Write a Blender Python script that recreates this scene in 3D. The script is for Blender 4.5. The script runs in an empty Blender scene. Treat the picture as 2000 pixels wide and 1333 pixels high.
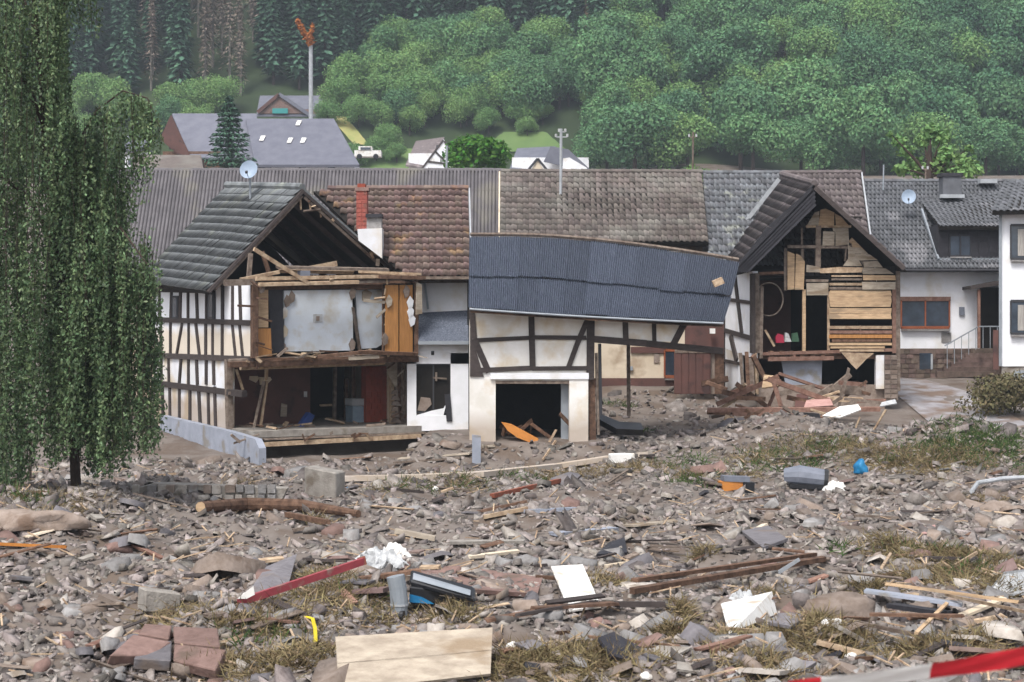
import bpy, math, random
import numpy as np
from mathutils import Vector, Matrix
R = math.radians
random.seed(7)
rng = np.random.default_rng(11)
scene = bpy.context.scene
COL = scene.collection

# ------------------------------------------------------------------ camera
FPX, CAMH, CXP, CYP = 3480.0, 3.9, 1000.0, 620.0
cam_d = bpy.data.cameras.new('camera')
cam = bpy.data.objects.new('camera', cam_d)
COL.objects.link(cam)
cam.location = (0, 0, CAMH)
cam.rotation_euler = (R(90), 0, 0)
cam_d.sensor_width = 36.0
cam_d.lens = FPX / 2000.0 * 36.0
cam_d.shift_y = -(666.5 - CYP) / 2000.0
cam_d.clip_start = 0.3
cam_d.clip_end = 4000
cam_d.dof.use_dof = True
cam_d.dof.focus_distance = 52
cam_d.dof.aperture_fstop = 4.0
scene.camera = cam

# ------------------------------------------------------------------ light: overcast day
SUN_EL, SUN_AZ = 58, 205          # azimuth measured from +Y, clockwise: behind the camera, a little left
w = bpy.data.worlds.new('World'); scene.world = w; w.use_nodes = True
nt = w.node_tree; nt.nodes.clear()
sky = nt.nodes.new('ShaderNodeTexSky'); sky.sky_type = 'NISHITA'; sky.sun_disc = False
sky.sun_elevation = R(SUN_EL); sky.sun_rotation = R(SUN_AZ)
sky.air_density = 1.0; sky.dust_density = 4.0; sky.ozone_density = 1.0
hs = nt.nodes.new('ShaderNodeHueSaturation'); hs.inputs['Saturation'].default_value = 0.36
bg = nt.nodes.new('ShaderNodeBackground'); bg.inputs['Strength'].default_value = 0.12
out = nt.nodes.new('ShaderNodeOutputWorld')
nt.links.new(sky.outputs[0], hs.inputs['Color']); nt.links.new(hs.outputs[0], bg.inputs['Color'])
nt.links.new(bg.outputs[0], out.inputs['Surface'])
sd = bpy.data.lights.new('sun', 'SUN'); sd.energy = 1.5; sd.angle = R(16); sd.color = (1, 0.965, 0.91)
sun = bpy.data.objects.new('sun', sd); COL.objects.link(sun)
az, el = R(SUN_AZ), R(SUN_EL)
sdir = Vector((math.sin(az) * math.cos(el), math.cos(az) * math.cos(el), math.sin(el)))
sun.rotation_euler = sdir.to_track_quat('Z', 'Y').to_euler()
sun.location = sdir * 200
vs = scene.view_settings
vs.view_transform = 'Standard'; vs.look = 'None'; vs.gamma = 1; vs.use_curve_mapping = False
vs.exposure = 1.0
try:
    scene.cycles.volume_bounces = 0
    scene.cycles.max_bounces = 6
    scene.cycles.diffuse_bounces = 3
    scene.cycles.glossy_bounces = 2
except Exception: pass

# ------------------------------------------------------------------ materials
def srgb(h):
    h = h.lstrip('#'); c = [int(h[i:i + 2], 16) / 255 for i in (0, 2, 4)]
    return [x / 12.92 if x <= .04045 else ((x + .055) / 1.055) ** 2.4 for x in c]
MATS = {}
def mat(name, c1, c2=None, k=1.0, scale=3.0, rough=.85, bump=.25, bscale=25, rand=0.0, hue=0.0, spec=.3,
        metal=0.0, stretch=None, lo=.35, hi=.65, band=None, c3=None, s3=1.2, lo3=.58, hi3=.66, trans=0.0, detail=6):
    m = bpy.data.materials.new(name); m.use_nodes = True; MATS[name] = m
    nt = m.node_tree; N = nt.nodes; L = nt.links
    b = N['Principled BSDF']
    b.inputs['Roughness'].default_value = rough; b.inputs['Metallic'].default_value = metal
    b.inputs['Specular IOR Level'].default_value = spec
    a = [x * k for x in srgb(c1)] + [1]; c = [x * k for x in srgb(c2 or c1)] + [1]
    geo = N.new('ShaderNodeNewGeometry')
    vec = geo.outputs['Position']
    if stretch:
        mp = N.new('ShaderNodeMapping'); mp.inputs['Scale'].default_value = stretch
        L.new(vec, mp.inputs['Vector']); vec = mp.outputs[0]
    no = N.new('ShaderNodeTexNoise'); no.inputs['Scale'].default_value = scale; no.inputs['Detail'].default_value = detail
    no.inputs['Roughness'].default_value = .62
    L.new(vec, no.inputs['Vector'])
    cr = N.new('ShaderNodeValToRGB'); cr.color_ramp.elements[0].position = lo; cr.color_ramp.elements[1].position = hi
    cr.color_ramp.elements[0].color = a; cr.color_ramp.elements[1].color = c
    L.new(no.outputs['Fac'], cr.inputs['Fac']); colr = cr.outputs['Color']
    if c3:
        n3 = N.new('ShaderNodeTexNoise'); n3.inputs['Scale'].default_value = s3; n3.inputs['Detail'].default_value = 5
        L.new(vec, n3.inputs['Vector'])
        r3 = N.new('ShaderNodeMapRange'); r3.inputs[1].default_value = lo3; r3.inputs[2].default_value = hi3
        L.new(n3.outputs['Fac'], r3.inputs[0])
        mx = N.new('ShaderNodeMix'); mx.data_type = 'RGBA'
        L.new(r3.outputs[0], mx.inputs['Factor']); L.new(colr, mx.inputs['A'])
        mx.inputs['B'].default_value = [x * k for x in srgb(c3)] + [1]; colr = mx.outputs['Result']
    if band:        # a water mark left by the flood: z from, z to, colour
        sx = N.new('ShaderNodeSeparateXYZ'); L.new(geo.outputs['Position'], sx.inputs[0])
        nb_ = N.new('ShaderNodeTexNoise'); nb_.inputs['Scale'].default_value = 1.1; nb_.inputs['Detail'].default_value = 5; L.new(geo.outputs['Position'], nb_.inputs['Vector'])
        az_ = N.new('ShaderNodeMath'); az_.operation = 'MULTIPLY_ADD'; az_.inputs[1].default_value = .8; L.new(nb_.outputs['Fac'], az_.inputs[0]); L.new(sx.outputs['Z'], az_.inputs[2])
        b1 = N.new('ShaderNodeMapRange'); b1.inputs[1].default_value = band[1] + .4; b1.inputs[2].default_value = band[1] + .4 + band[3]; b1.inputs[3].default_value = band[4]; b1.inputs[4].default_value = 0; L.new(az_.outputs[0], b1.inputs[0])
        b2 = N.new('ShaderNodeMapRange'); b2.inputs[1].default_value = band[0] - .05; b2.inputs[2].default_value = band[0] + .05; L.new(sx.outputs['Z'], b2.inputs[0])
        mm = N.new('ShaderNodeMath'); mm.operation = 'MULTIPLY'; L.new(b1.outputs[0], mm.inputs[0]); L.new(b2.outputs[0], mm.inputs[1])
        mxb = N.new('ShaderNodeMix'); mxb.data_type = 'RGBA'; L.new(mm.outputs[0], mxb.inputs['Factor']); L.new(colr, mxb.inputs['A'])
        mxb.inputs['B'].default_value = [x * k for x in srgb(band[2])] + [1]; colr = mxb.outputs['Result']
    if rand or hue:
        oi = N.new('ShaderNodeObjectInfo')
        ad = N.new('ShaderNodeMath'); ad.operation = 'ADD'
        L.new(oi.outputs['Random'], ad.inputs[0]); L.new(geo.outputs['Random Per Island'], ad.inputs[1])
        fr = N.new('ShaderNodeMath'); fr.operation = 'FRACT'; L.new(ad.outputs[0], fr.inputs[0])
        hsv = N.new('ShaderNodeHueSaturation')
        mr = N.new('ShaderNodeMapRange'); mr.inputs[3].default_value = 1 - rand; mr.inputs[4].default_value = 1 + rand
        L.new(fr.outputs[0], mr.inputs[0]); L.new(mr.outputs[0], hsv.inputs['Value'])
        m2 = N.new('ShaderNodeMath'); m2.operation = 'MULTIPLY'; m2.inputs[1].default_value = 7.31; L.new(fr.outputs[0], m2.inputs[0])
        f2 = N.new('ShaderNodeMath'); f2.operation = 'FRACT'; L.new(m2.outputs[0], f2.inputs[0])
        mh = N.new('ShaderNodeMapRange'); mh.inputs[3].default_value = .5 - hue; mh.inputs[4].default_value = .5 + hue
        L.new(f2.outputs[0], mh.inputs[0]); L.new(mh.outputs[0], hsv.inputs['Hue'])
        L.new(colr, hsv.inputs['Color']); colr = hsv.outputs['Color']
    L.new(colr, b.inputs['Base Color'])
    if bump:
        nb = N.new('ShaderNodeTexNoise'); nb.inputs['Scale'].default_value = bscale; nb.inputs['Detail'].default_value = 4
        L.new(vec, nb.inputs['Vector'])
        bp = N.new('ShaderNodeBump'); bp.inputs['Strength'].default_value = bump; bp.inputs['Distance'].default_value = .03
        L.new(nb.outputs['Fac'], bp.inputs['Height']); L.new(bp.outputs[0], b.inputs['Normal'])
    if trans:
        tr = N.new('ShaderNodeBsdfTranslucent'); L.new(colr, tr.inputs['Color'])
        ms = N.new('ShaderNodeMixShader'); ms.inputs[0].default_value = trans
        L.new(b.outputs[0], ms.inputs[1]); L.new(tr.outputs[0], ms.inputs[2])
        L.new(ms.outputs[0], N['Material Output'].inputs['Surface'])
    return m
M = MATS
mat('mud', '#9e938b', '#74675e', .57, scale=.9, rough=.7, bump=.8, bscale=7, c3='#7c6c60', s3=.9, lo3=.5, hi3=.62, spec=.35, lo=.3, hi=.7)
mat('asphalt', '#a6a4a8', '#8d888a', .85, scale=2.2, rough=.7, bump=.3, c3='#7c6a5e', s3=.9, lo3=.46, hi3=.6)
mat('hill_floor', '#35472a', '#465a30', .5, scale=.12, bump=.3, bscale=2)
mat('meadow', '#7f9a5c', '#6c8a50', .6, scale=.2, bump=.3, bscale=3, c3='#b0a468', s3=.08)
mat('dry_meadow', '#c0ae78', '#9aa060', .75, scale=.2, bump=.3, bscale=3)
mat('plaster_white', '#e9ebf2', '#d6d7da', .95, scale=.8, rough=.9, bump=.15, c3='#c9bba4', s3=.9, lo3=.46, hi3=.66, band=(-2, .75, '#a08c78', .5, .75))
mat('plaster_band', '#eff0f6', '#e4e6ea', .98, scale=1.5, rough=.9, bump=.15, band=(2.3, 3.25, '#d2c0a4', .35, .7))
mat('plaster_flood', '#f2f0ee', '#dcd8d0', .95, scale=1.1, rough=.9, bump=.15, c3='#d0bc9c', s3=1.3, lo3=.54, hi3=.76, band=(-2, .35, '#a08c78', .7, .7))
mat('plaster_cream', '#e0d3bf', '#cdbda6', .9, scale=.8, rough=.9, bump=.15, c3='#b3a08a', s3=.7)
mat('plaster_clean', '#eff0f6', '#e4e6ea', .97, scale=1.5, rough=.9, bump=.15, c3='#cfc8bc', s3=1.1, lo3=.55, hi3=.8)
mat('plaster_room', '#d6dee8', '#c9cfd5', .95, scale=1.2, rough=.9, bump=.15, c3='#bdb8ae', s3=2.2, lo3=.52, hi3=.75)
mat('timber_dark', '#3b3433', '#4a4240', .9, scale=5, rough=.85, bump=.4, stretch=(1, 1, 3), rand=.2)
mat('timber_grey', '#8a7d72', '#5f5148', .9, scale=6, rough=.85, bump=.4, rand=.25)
mat('timber_brown', '#7d6150', '#4f3a2e', .9, scale=6, rough=.85, bump=.4, rand=.25)
mat('timber_pale', '#c4ae93', '#8f7660', .9, scale=5, rough=.85, bump=.4, rand=.2)
mat('timber_red', '#98786a', '#745448', .9, scale=5, rough=.85, bump=.4, rand=.2)
mat('board_tan', '#cdb08e', '#ac9072', .9, scale=3, rough=.85, bump=.3, stretch=(1, 1, 5), c3='#98846c', s3=.8, rand=.1)
mat('board_pale', '#b6aa9a', '#94887a', .9, scale=3, rough=.85, bump=.3, stretch=(1, 1, 4), c3='#8d7c68', s3=.8, rand=.1)
mat('door_orange', '#bc8650', '#a07242', .88, scale=4, rough=.6, bump=.1, stretch=(6, 6, .6), rand=.08)
mat('dark_inside', '#2a2420', '#1c1815', .6, bump=.2)  # near-black brown; the gloom of unlit rooms is put into the colour
mat('maroon', '#6a4a44', '#57403c', .9, scale=1, bump=.2, c3='#4a3836')
mat('brick', '#a04a38', '#8a4636', .9, scale=8, bump=.5, bscale=18)
mat('chimney_red', '#ac6054', '#96524a', .85, scale=9, bump=.6, bscale=14, c3='#8a5a50', s3=4)
mat('tile_brown', '#84726c', '#6e5a54', .84, scale=4, rough=.8, rand=.22, hue=.02, c3='#a08468', s3=1.0, bump=.3)
mat('tile_slate', '#7c8082', '#65696c', .98, scale=2.5, rough=.7, rand=.14, hue=.015, c3='#868a84', s3=.8, bump=.3)
mat('tile_moss', '#7b716c', '#68605c', .74, scale=3, rough=.85, rand=.28, hue=.02, c3='#84807a', s3=.6, lo3=.45, hi3=.7, bump=.35)
mat('tile_grey', '#82868c', '#6c6c70', .72, scale=3, rough=.8, rand=.24, hue=.015, c3='#a3a69f', s3=1.3, bump=.3)
mat('tile_purple', '#776e6d', '#665d5e', .82, scale=3, rough=.8, rand=.16, hue=.02, c3='#8a8080', s3=.9, bump=.3)
mat('tile_dark', '#686a70', '#585a5e', .82, scale=3, rough=.7, rand=.16, hue=.01, c3='#85858a', s3=.5, bump=.3)
mat('barn_sheet', '#7a767a', '#686569', .74, scale=2, rough=.85, rand=.05, c3='#86827c', s3=.5, bump=.3)
mat('blue_sheet', '#5e6574', '#424958', .90, scale=3, rough=.5, rand=.14, stretch=(6, 6, .25), lo=.4, hi=.6, c3='#7a8292', s3=5, lo3=.54, hi3=.66, bump=.1, spec=.5)
mat('slate_dark', '#3b3a40', '#2e2d33', .8, scale=4, rough=.6, rand=.15, bump=.3)
mat('slate_hill', '#888a98', '#787a8a', .6, scale=1, rough=.6, rand=.06, bump=.1)
mat('metal_grey', '#aab0b8', '#98a0a8', .8, rough=.5, metal=.2, bump=.05)
mat('metal_white', '#c8ccd2', '#b0b4b8', .7, rough=.5, bump=.05)
mat('dish', '#a8b8cc', '#98a8bc', .85, rough=.5, bump=.03)
mat('concrete', '#b6b0a8', '#98918a', .7, scale=4, bump=.5, c3='#857a6e', s3=1.5)
mat('concrete_blue', '#a4a9b8', '#9298a4', .85, scale=2, bump=.3, c3='#8c8884', s3=1.2)
mat('glass', '#59687a', '#3c4654', .5, scale=1.5, rough=.08, bump=0, spec=.8)
mat('frame_wood', '#9a5a3c', '#84482e', .9, rough=.6, bump=.1)
mat('frame_dark', '#3a3a3e', None, .9, rough=.6, bump=.1)
mat('curtain', '#b9b4ae', '#8c8884', .9, scale=6, bump=.1, stretch=(6, 6, .3))
mat('leaf_birch', '#7e966a', '#42583c', .80, scale=1.3, rough=.5, rand=.45, hue=.03, stretch=(2.2, 2.2, .35), lo=.38, hi=.62, bump=0, trans=.3)
mat('leaf_wood', '#729d66', '#4f7c58', .76, scale=.06, rough=.8, rand=.30, hue=.025, bump=0, trans=.15)
mat('leaf_light', '#88aa66', '#6a945a', .8, scale=.1, rough=.8, rand=.25, hue=.02, bump=0, trans=.2)
mat('leaf_bright', '#5f9c2c', '#4a8428', .55, scale=.2, rough=.8, rand=.3, hue=.02, bump=0, trans=.2)
mat('leaf_fir', '#4f745a', '#3c5e4a', .84, scale=.15, rough=.8, rand=.3, hue=.02, bump=0)
mat('leaf_dead', '#9a8c80', '#807468', .75, scale=.15, rough=.9, rand=.25, hue=.02, bump=0)
mat('leaf_rust', '#b09878', '#947a60', .6, scale=.15, rough=.9, rand=.2, bump=0)
mat('bark', '#5c4c44', '#3e342f', .6, scale=5, rough=.9, bump=.6, stretch=(1, 1, .4))
mat('bark_pale', '#9a958c', '#77706a', .7, scale=4, rough=.9, bump=.3)
mat('grass', '#668044', '#4c6834', .52, scale=1.2, rough=.8, rand=.35, hue=.03, bump=0, trans=.2)
mat('reed', '#a0906c', '#64563c', .74, scale=1.5, rough=.9, rand=.45, hue=.02, bump=0)
mat('hedge', '#857c5a', '#605c42', .6, scale=1.5, rough=.9, rand=.4, hue=.03, bump=0)
mat('stone_mix', '#b0a7a2', '#807670', .60, scale=5, rough=.7, rand=.62, hue=.03, bump=.6, bscale=14, c3='#7c6c62', s3=1.2)
mat('stone_grey', '#a8a6a6', '#8c8886', .7, scale=5, rough=.8, rand=.22, bump=.6, bscale=14, c3='#7c7068', s3=1.5)
mat('stone_brown', '#a3948a', '#8a7a6e', .7, scale=5, rough=.85, rand=.22, bump=.6, bscale=14, c3='#7a675a', s3=1.5)
mat('stone_slate', '#8a868a', '#747074', .7, scale=5, rough=.7, rand=.22, bump=.5, bscale=14, c3='#857870', s3=1.5)
mat('stone_red', '#9c8078', '#846a62', .7, scale=5, rough=.85, rand=.2, bump=.6, bscale=14, c3='#77655a', s3=1.5)
mat('stone_pale', '#d2cac2', '#b4aaa0', .7, scale=5, rough=.85, rand=.15, bump=.5, bscale=14, c3='#978a7c', s3=1.5)
mat('stone_wall', '#85736a', '#655750', .75, scale=4, rough=.9, rand=.35, hue=.02, bump=.5)
mat('white_board', '#f0efec', '#e0deda', .9, scale=2, rough=.7, bump=.1, c3='#bcae9c', s3=2.2, lo3=.54, hi3=.7)
mat('white_plastic', '#d4d6d8', '#b4b6b8', .8, scale=6, rough=.4, bump=.3, c3='#a09a94', s3=3)
mat('red_paint', '#b25058', '#98424a', .8, rough=.5, bump=.1, c3='#a08078', s3=3)
mat('rust_paint', '#a8644e', '#885040', .8, rough=.7, bump=.3, c3='#86685a', s3=2)
mat('black_plastic', '#25262b', '#1b1c20', .8, rough=.35, bump=.05, spec=.5)
mat('grey_plastic', '#8d92a0', '#787e8c', .7, rough=.4, bump=.05, spec=.5)
mat('blue_plastic', '#2d86b8', '#2272a4', .8, rough=.4, bump=.2)
mat('blue_cloth', '#2f4a8c', '#24386c', .8, rough=.8, bump=.3)
mat('yellow_strap', '#e8d428', '#d4bc20', .8, rough=.5, bump=.05)
mat('orange_paint', '#d89048', '#c07c3c', .85, rough=.6, bump=.2)
mat('tape_red', '#e03a44', '#cc2c38', .9, rough=.35, bump=.05, trans=.15)
mat('tape_white', '#f6f4f2', '#eceae8', .95, rough=.35, bump=.05, trans=.15)
mat('orange_leaf', '#c07a44', '#94582c', .8, scale=1, rough=.9, rand=.3, bump=0)
mat('appliance', '#a0b4c4', '#8498ac', .8, rough=.4, bump=.05)
mat('teal', '#3f9a9a', None, .8, rough=.6, bump=0)
mat('red_cloth', '#b0304c', None, .8, rough=.8, bump=.2)
mat('pink_sheet', '#dcb0a8', '#c49890', .7, rough=.7, bump=.2)
# ------------------------------------------------------------------ helpers
def W(px, py, Y):
    return Vector(((px - CXP) / FPX * Y, Y, CAMH - (py - CYP) / FPX * Y))
WL = {}
def reg(o, loc): WL[o.name] = Vector(loc); return o
def thing(name, label, cat, loc, group=None):
    o = bpy.data.objects.new(name, None); COL.objects.link(o); o.location = loc
    o.empty_display_size = .3
    o['label'] = label; o['category'] = cat
    if group: o['group'] = group
    return reg(o, loc)
def tag(o, label, cat, group=None):
    o['label'] = label; o['category'] = cat
    if group: o['group'] = group
    return o
def link(name, me, parent=None, loc=(0, 0, 0), rot=None, scale=None, kind=None):
    o = bpy.data.objects.new(name, me); COL.objects.link(o)
    L = Vector(loc)
    if parent is not None:
        o.parent = parent; o.location = L - WL[parent.name]
    else: o.location = L
    if rot is not None: o.rotation_euler = rot
    if scale is not None: o.scale = scale
    if kind: o['kind'] = kind
    return reg(o, L)
def np_mesh(name, V, Fa, m=None, smooth=False):
    me = bpy.data.meshes.new(name); V = np.asarray(V, dtype=np.float32); Fa = np.asarray(Fa, dtype=np.int32)
    n, k = Fa.shape
    me.vertices.add(len(V)); me.vertices.foreach_set('co', V.ravel())
    me.loops.add(n * k); me.loops.foreach_set('vertex_index', Fa.ravel())
    me.polygons.add(n); me.polygons.foreach_set('loop_start', np.arange(0, n * k, k, dtype=np.int32))
    if smooth: me.polygons.foreach_set('use_smooth', np.ones(n, dtype=bool))
    me.update(calc_edges=True)
    if m: me.materials.append(MATS[m])
    return me
class MB:
    def __init__(s): s.v = []; s.f = []
    def prism(s, pts, ext):
        n = len(pts); b = len(s.v); ext = Vector(ext)
        s.v += [Vector(p) for p in pts] + [Vector(p) + ext for p in pts]
        s.f.append(tuple(b + i for i in range(n))); s.f.append(tuple(b + n + i for i in reversed(range(n))))
        for i in range(n):
            j = (i + 1) % n
            s.f.append((b + i, b + n + i, b + n + j, b + j))
        return s
    def box(s, a, c):
        a = Vector(a); c = Vector(c)
        return s.prism([(a.x, a.y, a.z), (c.x, a.y, a.z), (c.x, a.y, c.z), (a.x, a.y, c.z)], (0, c.y - a.y, 0))
    def beam(s, p, q, wd, th, up=(0, 0, 1), jit=.0):
        p = Vector(p); q = Vector(q); d = (q - p).normalized(); up = Vector(up)
        if abs(d.dot(up)) > .97: up = Vector((0, 1, 0))
        a = d.cross(up).normalized(); c = a.cross(d).normalized()
        P = [p + a * (sx * th / 2) + c * (sz * wd / 2) for sx, sz in ((-1, -1), (1, -1), (1, 1), (-1, 1))]
        if jit: P = [x + Vector((random.uniform(-jit, jit), random.uniform(-jit, jit), random.uniform(-jit, jit))) for x in P]
        return s.prism(P, q - p)
    def tube(s, path, rad, n=7):
        path = [Vector(p) for p in path]; b = len(s.v)
        if not hasattr(rad, '__len__'): rad = [rad] * len(path)
        for i, p in enumerate(path):
            d = (path[min(i + 1, len(path) - 1)] - path[max(i - 1, 0)]).normalized()
            u = Vector((0, 0, 1)) if abs(d.z) < .9 else Vector((0, 1, 0))
            a = d.cross(u).normalized(); c = a.cross(d)
            for k in range(n):
                t = 2 * math.pi * k / n
                s.v.append(p + (a * math.cos(t) + c * math.sin(t)) * rad[i])
        for i in range(len(path) - 1):
            for k in range(n):
                j = (k + 1) % n
                s.f.append((b + i * n + k, b + i * n + j, b + (i + 1) * n + j, b + (i + 1) * n + k))
        s.f.append(tuple(b + k for k in reversed(range(n)))); s.f.append(tuple(b + (len(path) - 1) * n + k for k in range(n)))
        return s
    def grid(s, rows):
        b = len(s.v); n = len(rows[0])
        for r in rows: s.v += [Vector(p) for p in r]
        for i in range(len(rows) - 1):
            for k in range(n - 1):
                s.f.append((b + i * n + k, b + i * n + k + 1, b + (i + 1) * n + k + 1, b + (i + 1) * n + k))
        return s
    def build(s, name, m, parent=None, kind=None, smooth=False, base=False, bev=0):
        lo = Vector((min(v.x for v in s.v), min(v.y for v in s.v), min(v.z for v in s.v)))
        hi = Vector((max(v.x for v in s.v), max(v.y for v in s.v), max(v.z for v in s.v)))
        c = (lo + hi) / 2
        if base: c.z = lo.z
        me = bpy.data.meshes.new(name)
        me.from_pydata([v - c for v in s.v], [], s.f); me.update()
        me.materials.append(MATS[m])
        if smooth: me.polygons.foreach_set('use_smooth', [True] * len(me.polygons))
        o = link(name, me, parent, c, kind=kind)
        if bev:
            md = o.modifiers.new('bevel', 'BEVEL'); md.width = bev; md.segments = 1; md.limit_method = 'ANGLE'
        return o
class Frame:
    """A vertical wall plane: u along the wall, v into the building; pixels of the photograph are read on it."""
    def __init__(s, O, deg):
        s.O = Vector((O[0], O[1], 0)); a = R(deg)
        s.U = Vector((math.cos(a), math.sin(a), 0)); s.V = Vector((-math.sin(a), math.cos(a), 0))
    def u(s, px, v=0):
        k = (px - CXP) / FPX; p = s.O + s.V * v
        return (k * p.y - p.x) / (s.U.x - k * s.U.y)
    def pt(s, u, v, z): return s.O + s.U * u + s.V * v + Vector((0, 0, z))
    def p(s, px, py, v=0):
        q = s.O + s.V * v + s.U * s.u(px, v)
        q.z = CAMH - (py - CYP) / FPX * q.y
        return q
    def poly(s, pts, v, th): return [s.p(x, y, v) for x, y in pts], s.V * th
    def slab(s, mb, pts, v, th):
        P, e = s.poly(pts, v, th); mb.prism(P, e); return mb
    def rect(s, mb, x0, y0, x1, y1, v, th): return s.slab(mb, [(x0, y1), (x1, y1), (x1, y0), (x0, y0)], v, th)
    def beam(s, mb, x0, y0, x1, y1, v, wd, th, jit=0.0):
        c = v + th / 2
        return mb.beam(s.p(x0, y0, c), s.p(x1, y1, c), wd, th, up=s.V.cross(s.p(x1, y1, c) - s.p(x0, y0, c)), jit=jit)
    def ubox(s, mb, u0, u1, v0, v1, z0, z1):
        return mb.prism([s.pt(u0, v0, z0), s.pt(u1, v0, z0), s.pt(u1, v0, z1), s.pt(u0, v0, z1)], s.V * (v1 - v0))
def part(fr, name, m, parent, x0, y0, x1, y1, v, th, **k):
    return fr.rect(MB(), x0, y0, x1, y1, v, th).build(name, m, parent, **k)
def ppart(fr, name, m, parent, pts, v, th, **k):
    return fr.slab(MB(), pts, v, th).build(name, m, parent, **k)
def bpart(fr, name, m, parent, x0, y0, x1, y1, v, wd, th, jit=.012, **k):
    return fr.beam(MB(), x0, y0, x1, y1, v, wd, th, jit).build(name, m, parent, **k)

def sstep(a, b, x):
    t = np.clip((x - a) / (b - a), 0, 1); return t * t * (3 - 2 * t)
# smooth value noise on a lattice (numpy)
_lat = rng.random((256, 256))
def vnoise(x, y):
    x = np.asarray(x, float); y = np.asarray(y, float)
    xi = np.floor(x).astype(int); yi = np.floor(y).astype(int); fx = x - xi; fy = y - yi
    fx = fx * fx * (3 - 2 * fx); fy = fy * fy * (3 - 2 * fy)
    g = lambda a, b: _lat[a % 256, b % 256]
    return (g(xi, yi) * (1 - fx) + g(xi + 1, yi) * fx) * (1 - fy) + (g(xi, yi + 1) * (1 - fx) + g(xi + 1, yi + 1) * fx) * fy
RE = [(640, 1160, .5, 420), (700, 1190, .6, 520), (620, 1130, .3, 300), (560, 1215, .5, 420), (880, 1205, .3, 260), (1180, 1140, .25, 240), (1370, 1085, .12, 130), (1310, 1230, .22, 260), (1330, 1190, .12, 120), (1400, 1250, .4, 420), (1560, 1255, .5, 560), (1640, 1250, .4, 420), (1500, 1300, .4, 420), (1830, 1085, .6, 640), (1740, 1070, .4, 420), (1930, 1095, .6, 640), (1960, 1150, .3, 260), (1780, 1130, .5, 420), (1700, 1150, .3, 260), (1890, 1130, .4, 320),
      (1080, 935, .8, 380), (1180, 930, .7, 420), (1260, 915, .6, 380), (900, 950, .7, 240), (760, 952, .6, 180), (1480, 900, .8, 420), (1560, 880, .7, 420), (1660, 870, .6, 360), (1800, 905, .9, 800), (1870, 900, .8, 800), (1740, 905, .6, 420), (1690, 890, .5, 300), (1350, 930, .5, 220), (330, 1215, .35, 200), (480, 1220, .45, 340), (1050, 1290, .35, 380), (1150, 1310, .35, 380), (1000, 1315, .35, 340), (1900, 1260, .45, 360), (1800, 1270, .4, 340), (420, 1290, .3, 220), (500, 1300, .35, 260), (1920, 980, .4, 160), (100, 985, .8, 300), (50, 1020, .5, 200), (480, 950, .4, 120), (620, 1020, .2, 120), (1500, 1160, .4, 160), (1460, 930, .4, 160), (600, 1290, .3, 260), (1250, 1290, .3, 260)]
REW = [((a - 1000) / (b - 620) * 4.6, 4.6 * 3480 / (b - 620), s_) for a, b, s_, n_ in RE if b > 1040]
def ground(x, y):
    x = np.asarray(x, float); y = np.asarray(y, float)
    right = sstep(-2, 5, x)
    s0 = 66 - 5 * right
    z = 1.35 * sstep(s0, s0 + 13, y)
    uA = (x + 8.4) * .866 + (y - 58) * .5; vA = -(x + 8.4) * .5 + (y - 58) * .866
    m_ = np.maximum(sstep(1.5, 4, x) * sstep(46, 58, y), sstep(-3.4, -2.8, x) * sstep(53.6, 56, y))
    m_ = np.maximum(m_, sstep(0, .25, uA) * sstep(.9, 1.7, vA)); m_ = np.maximum(m_, .75 * sstep(56, 68, y) * sstep(.3, -.3, uA)); m_ = np.maximum(m_, sstep(69, 72, y))
    m_ = np.maximum(m_, .62 * sstep(-6.2, -8.6, x) * sstep(47, 42, y))
    z = z - .7 * (1 - m_)
    z = z + .13 * np.clip(y - 85, 0, 160) + .65 * np.clip(y - 245, 0, 1e9) * (1 - .0006 * np.clip(y - 245, 0, 600))
    far = sstep(80, 120, y)
    bump = (vnoise(x * .23 + 3, y * .23) - .5) * .5 + (vnoise(x * .7, y * .7 + 9) - .5) * .36 + (vnoise(x * 2.1, y * 2.1) - .5) * .16
    amp = 1 - .75 * sstep(50, 62, y)
    z = z + bump * amp * (1 - far) + far * (vnoise(x * .04, y * .04) - .5) * 5 * sstep(120, 250, y)
    # scoured pit before the wrecked house
    z = z - .25 * np.exp(-(((x + 5.2) / 2.6) ** 4 + ((y - 57.6) / 1.3) ** 4))
    # grassy bank at the right, heap before the right-hand house, earth heap under the birch
    z = z + 1.0 * np.exp(-(((x - 13.2) / 2.5) ** 2 + ((y - 53.5) / 2.2) ** 2))
    z = z + .8 * np.exp(-(((x - 8.6) / 2.2) ** 2 + ((y - 57) / 3) ** 2))
    z = z + .45 * np.exp(-(((x + 10.6) / 1.6) ** 2 + ((y - 37) / 1.8) ** 2))
    for a, b, s_ in REW: z = z + .16 * np.exp(-(((x - a) / (s_ + .15)) ** 2 + ((y - b) / (s_ + .2)) ** 2))
    # foreground heaps
    z = z + .30 * np.exp(-(((x - 4.6) / 1.) ** 2 + ((y - 26.5) / 1.1) ** 2))
    z = z + .16 * np.exp(-(((x + 2.6) / 1.5) ** 2 + ((y - 28) / 1.4) ** 2))
    return z
def gz(x, y): return float(ground(x, y))
def drop(px, py, lift=0.0, y0=15.0, y1=460.0):
    """The point where the view through a pixel of the photograph meets the ground."""
    ys = np.concatenate([np.linspace(y0, 90, 1500), np.linspace(90, y1, 1500)]); kx = (px - CXP) / FPX; kz = (py - CYP) / FPX
    d = CAMH - kz * ys - ground(kx * ys, ys)
    i = np.argmax(d < 0)
    if d[i] >= 0: i = len(ys) - 1
    Y = ys[i]
    return Vector((kx * Y, Y, gz(kx * Y, Y) + lift))

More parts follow.
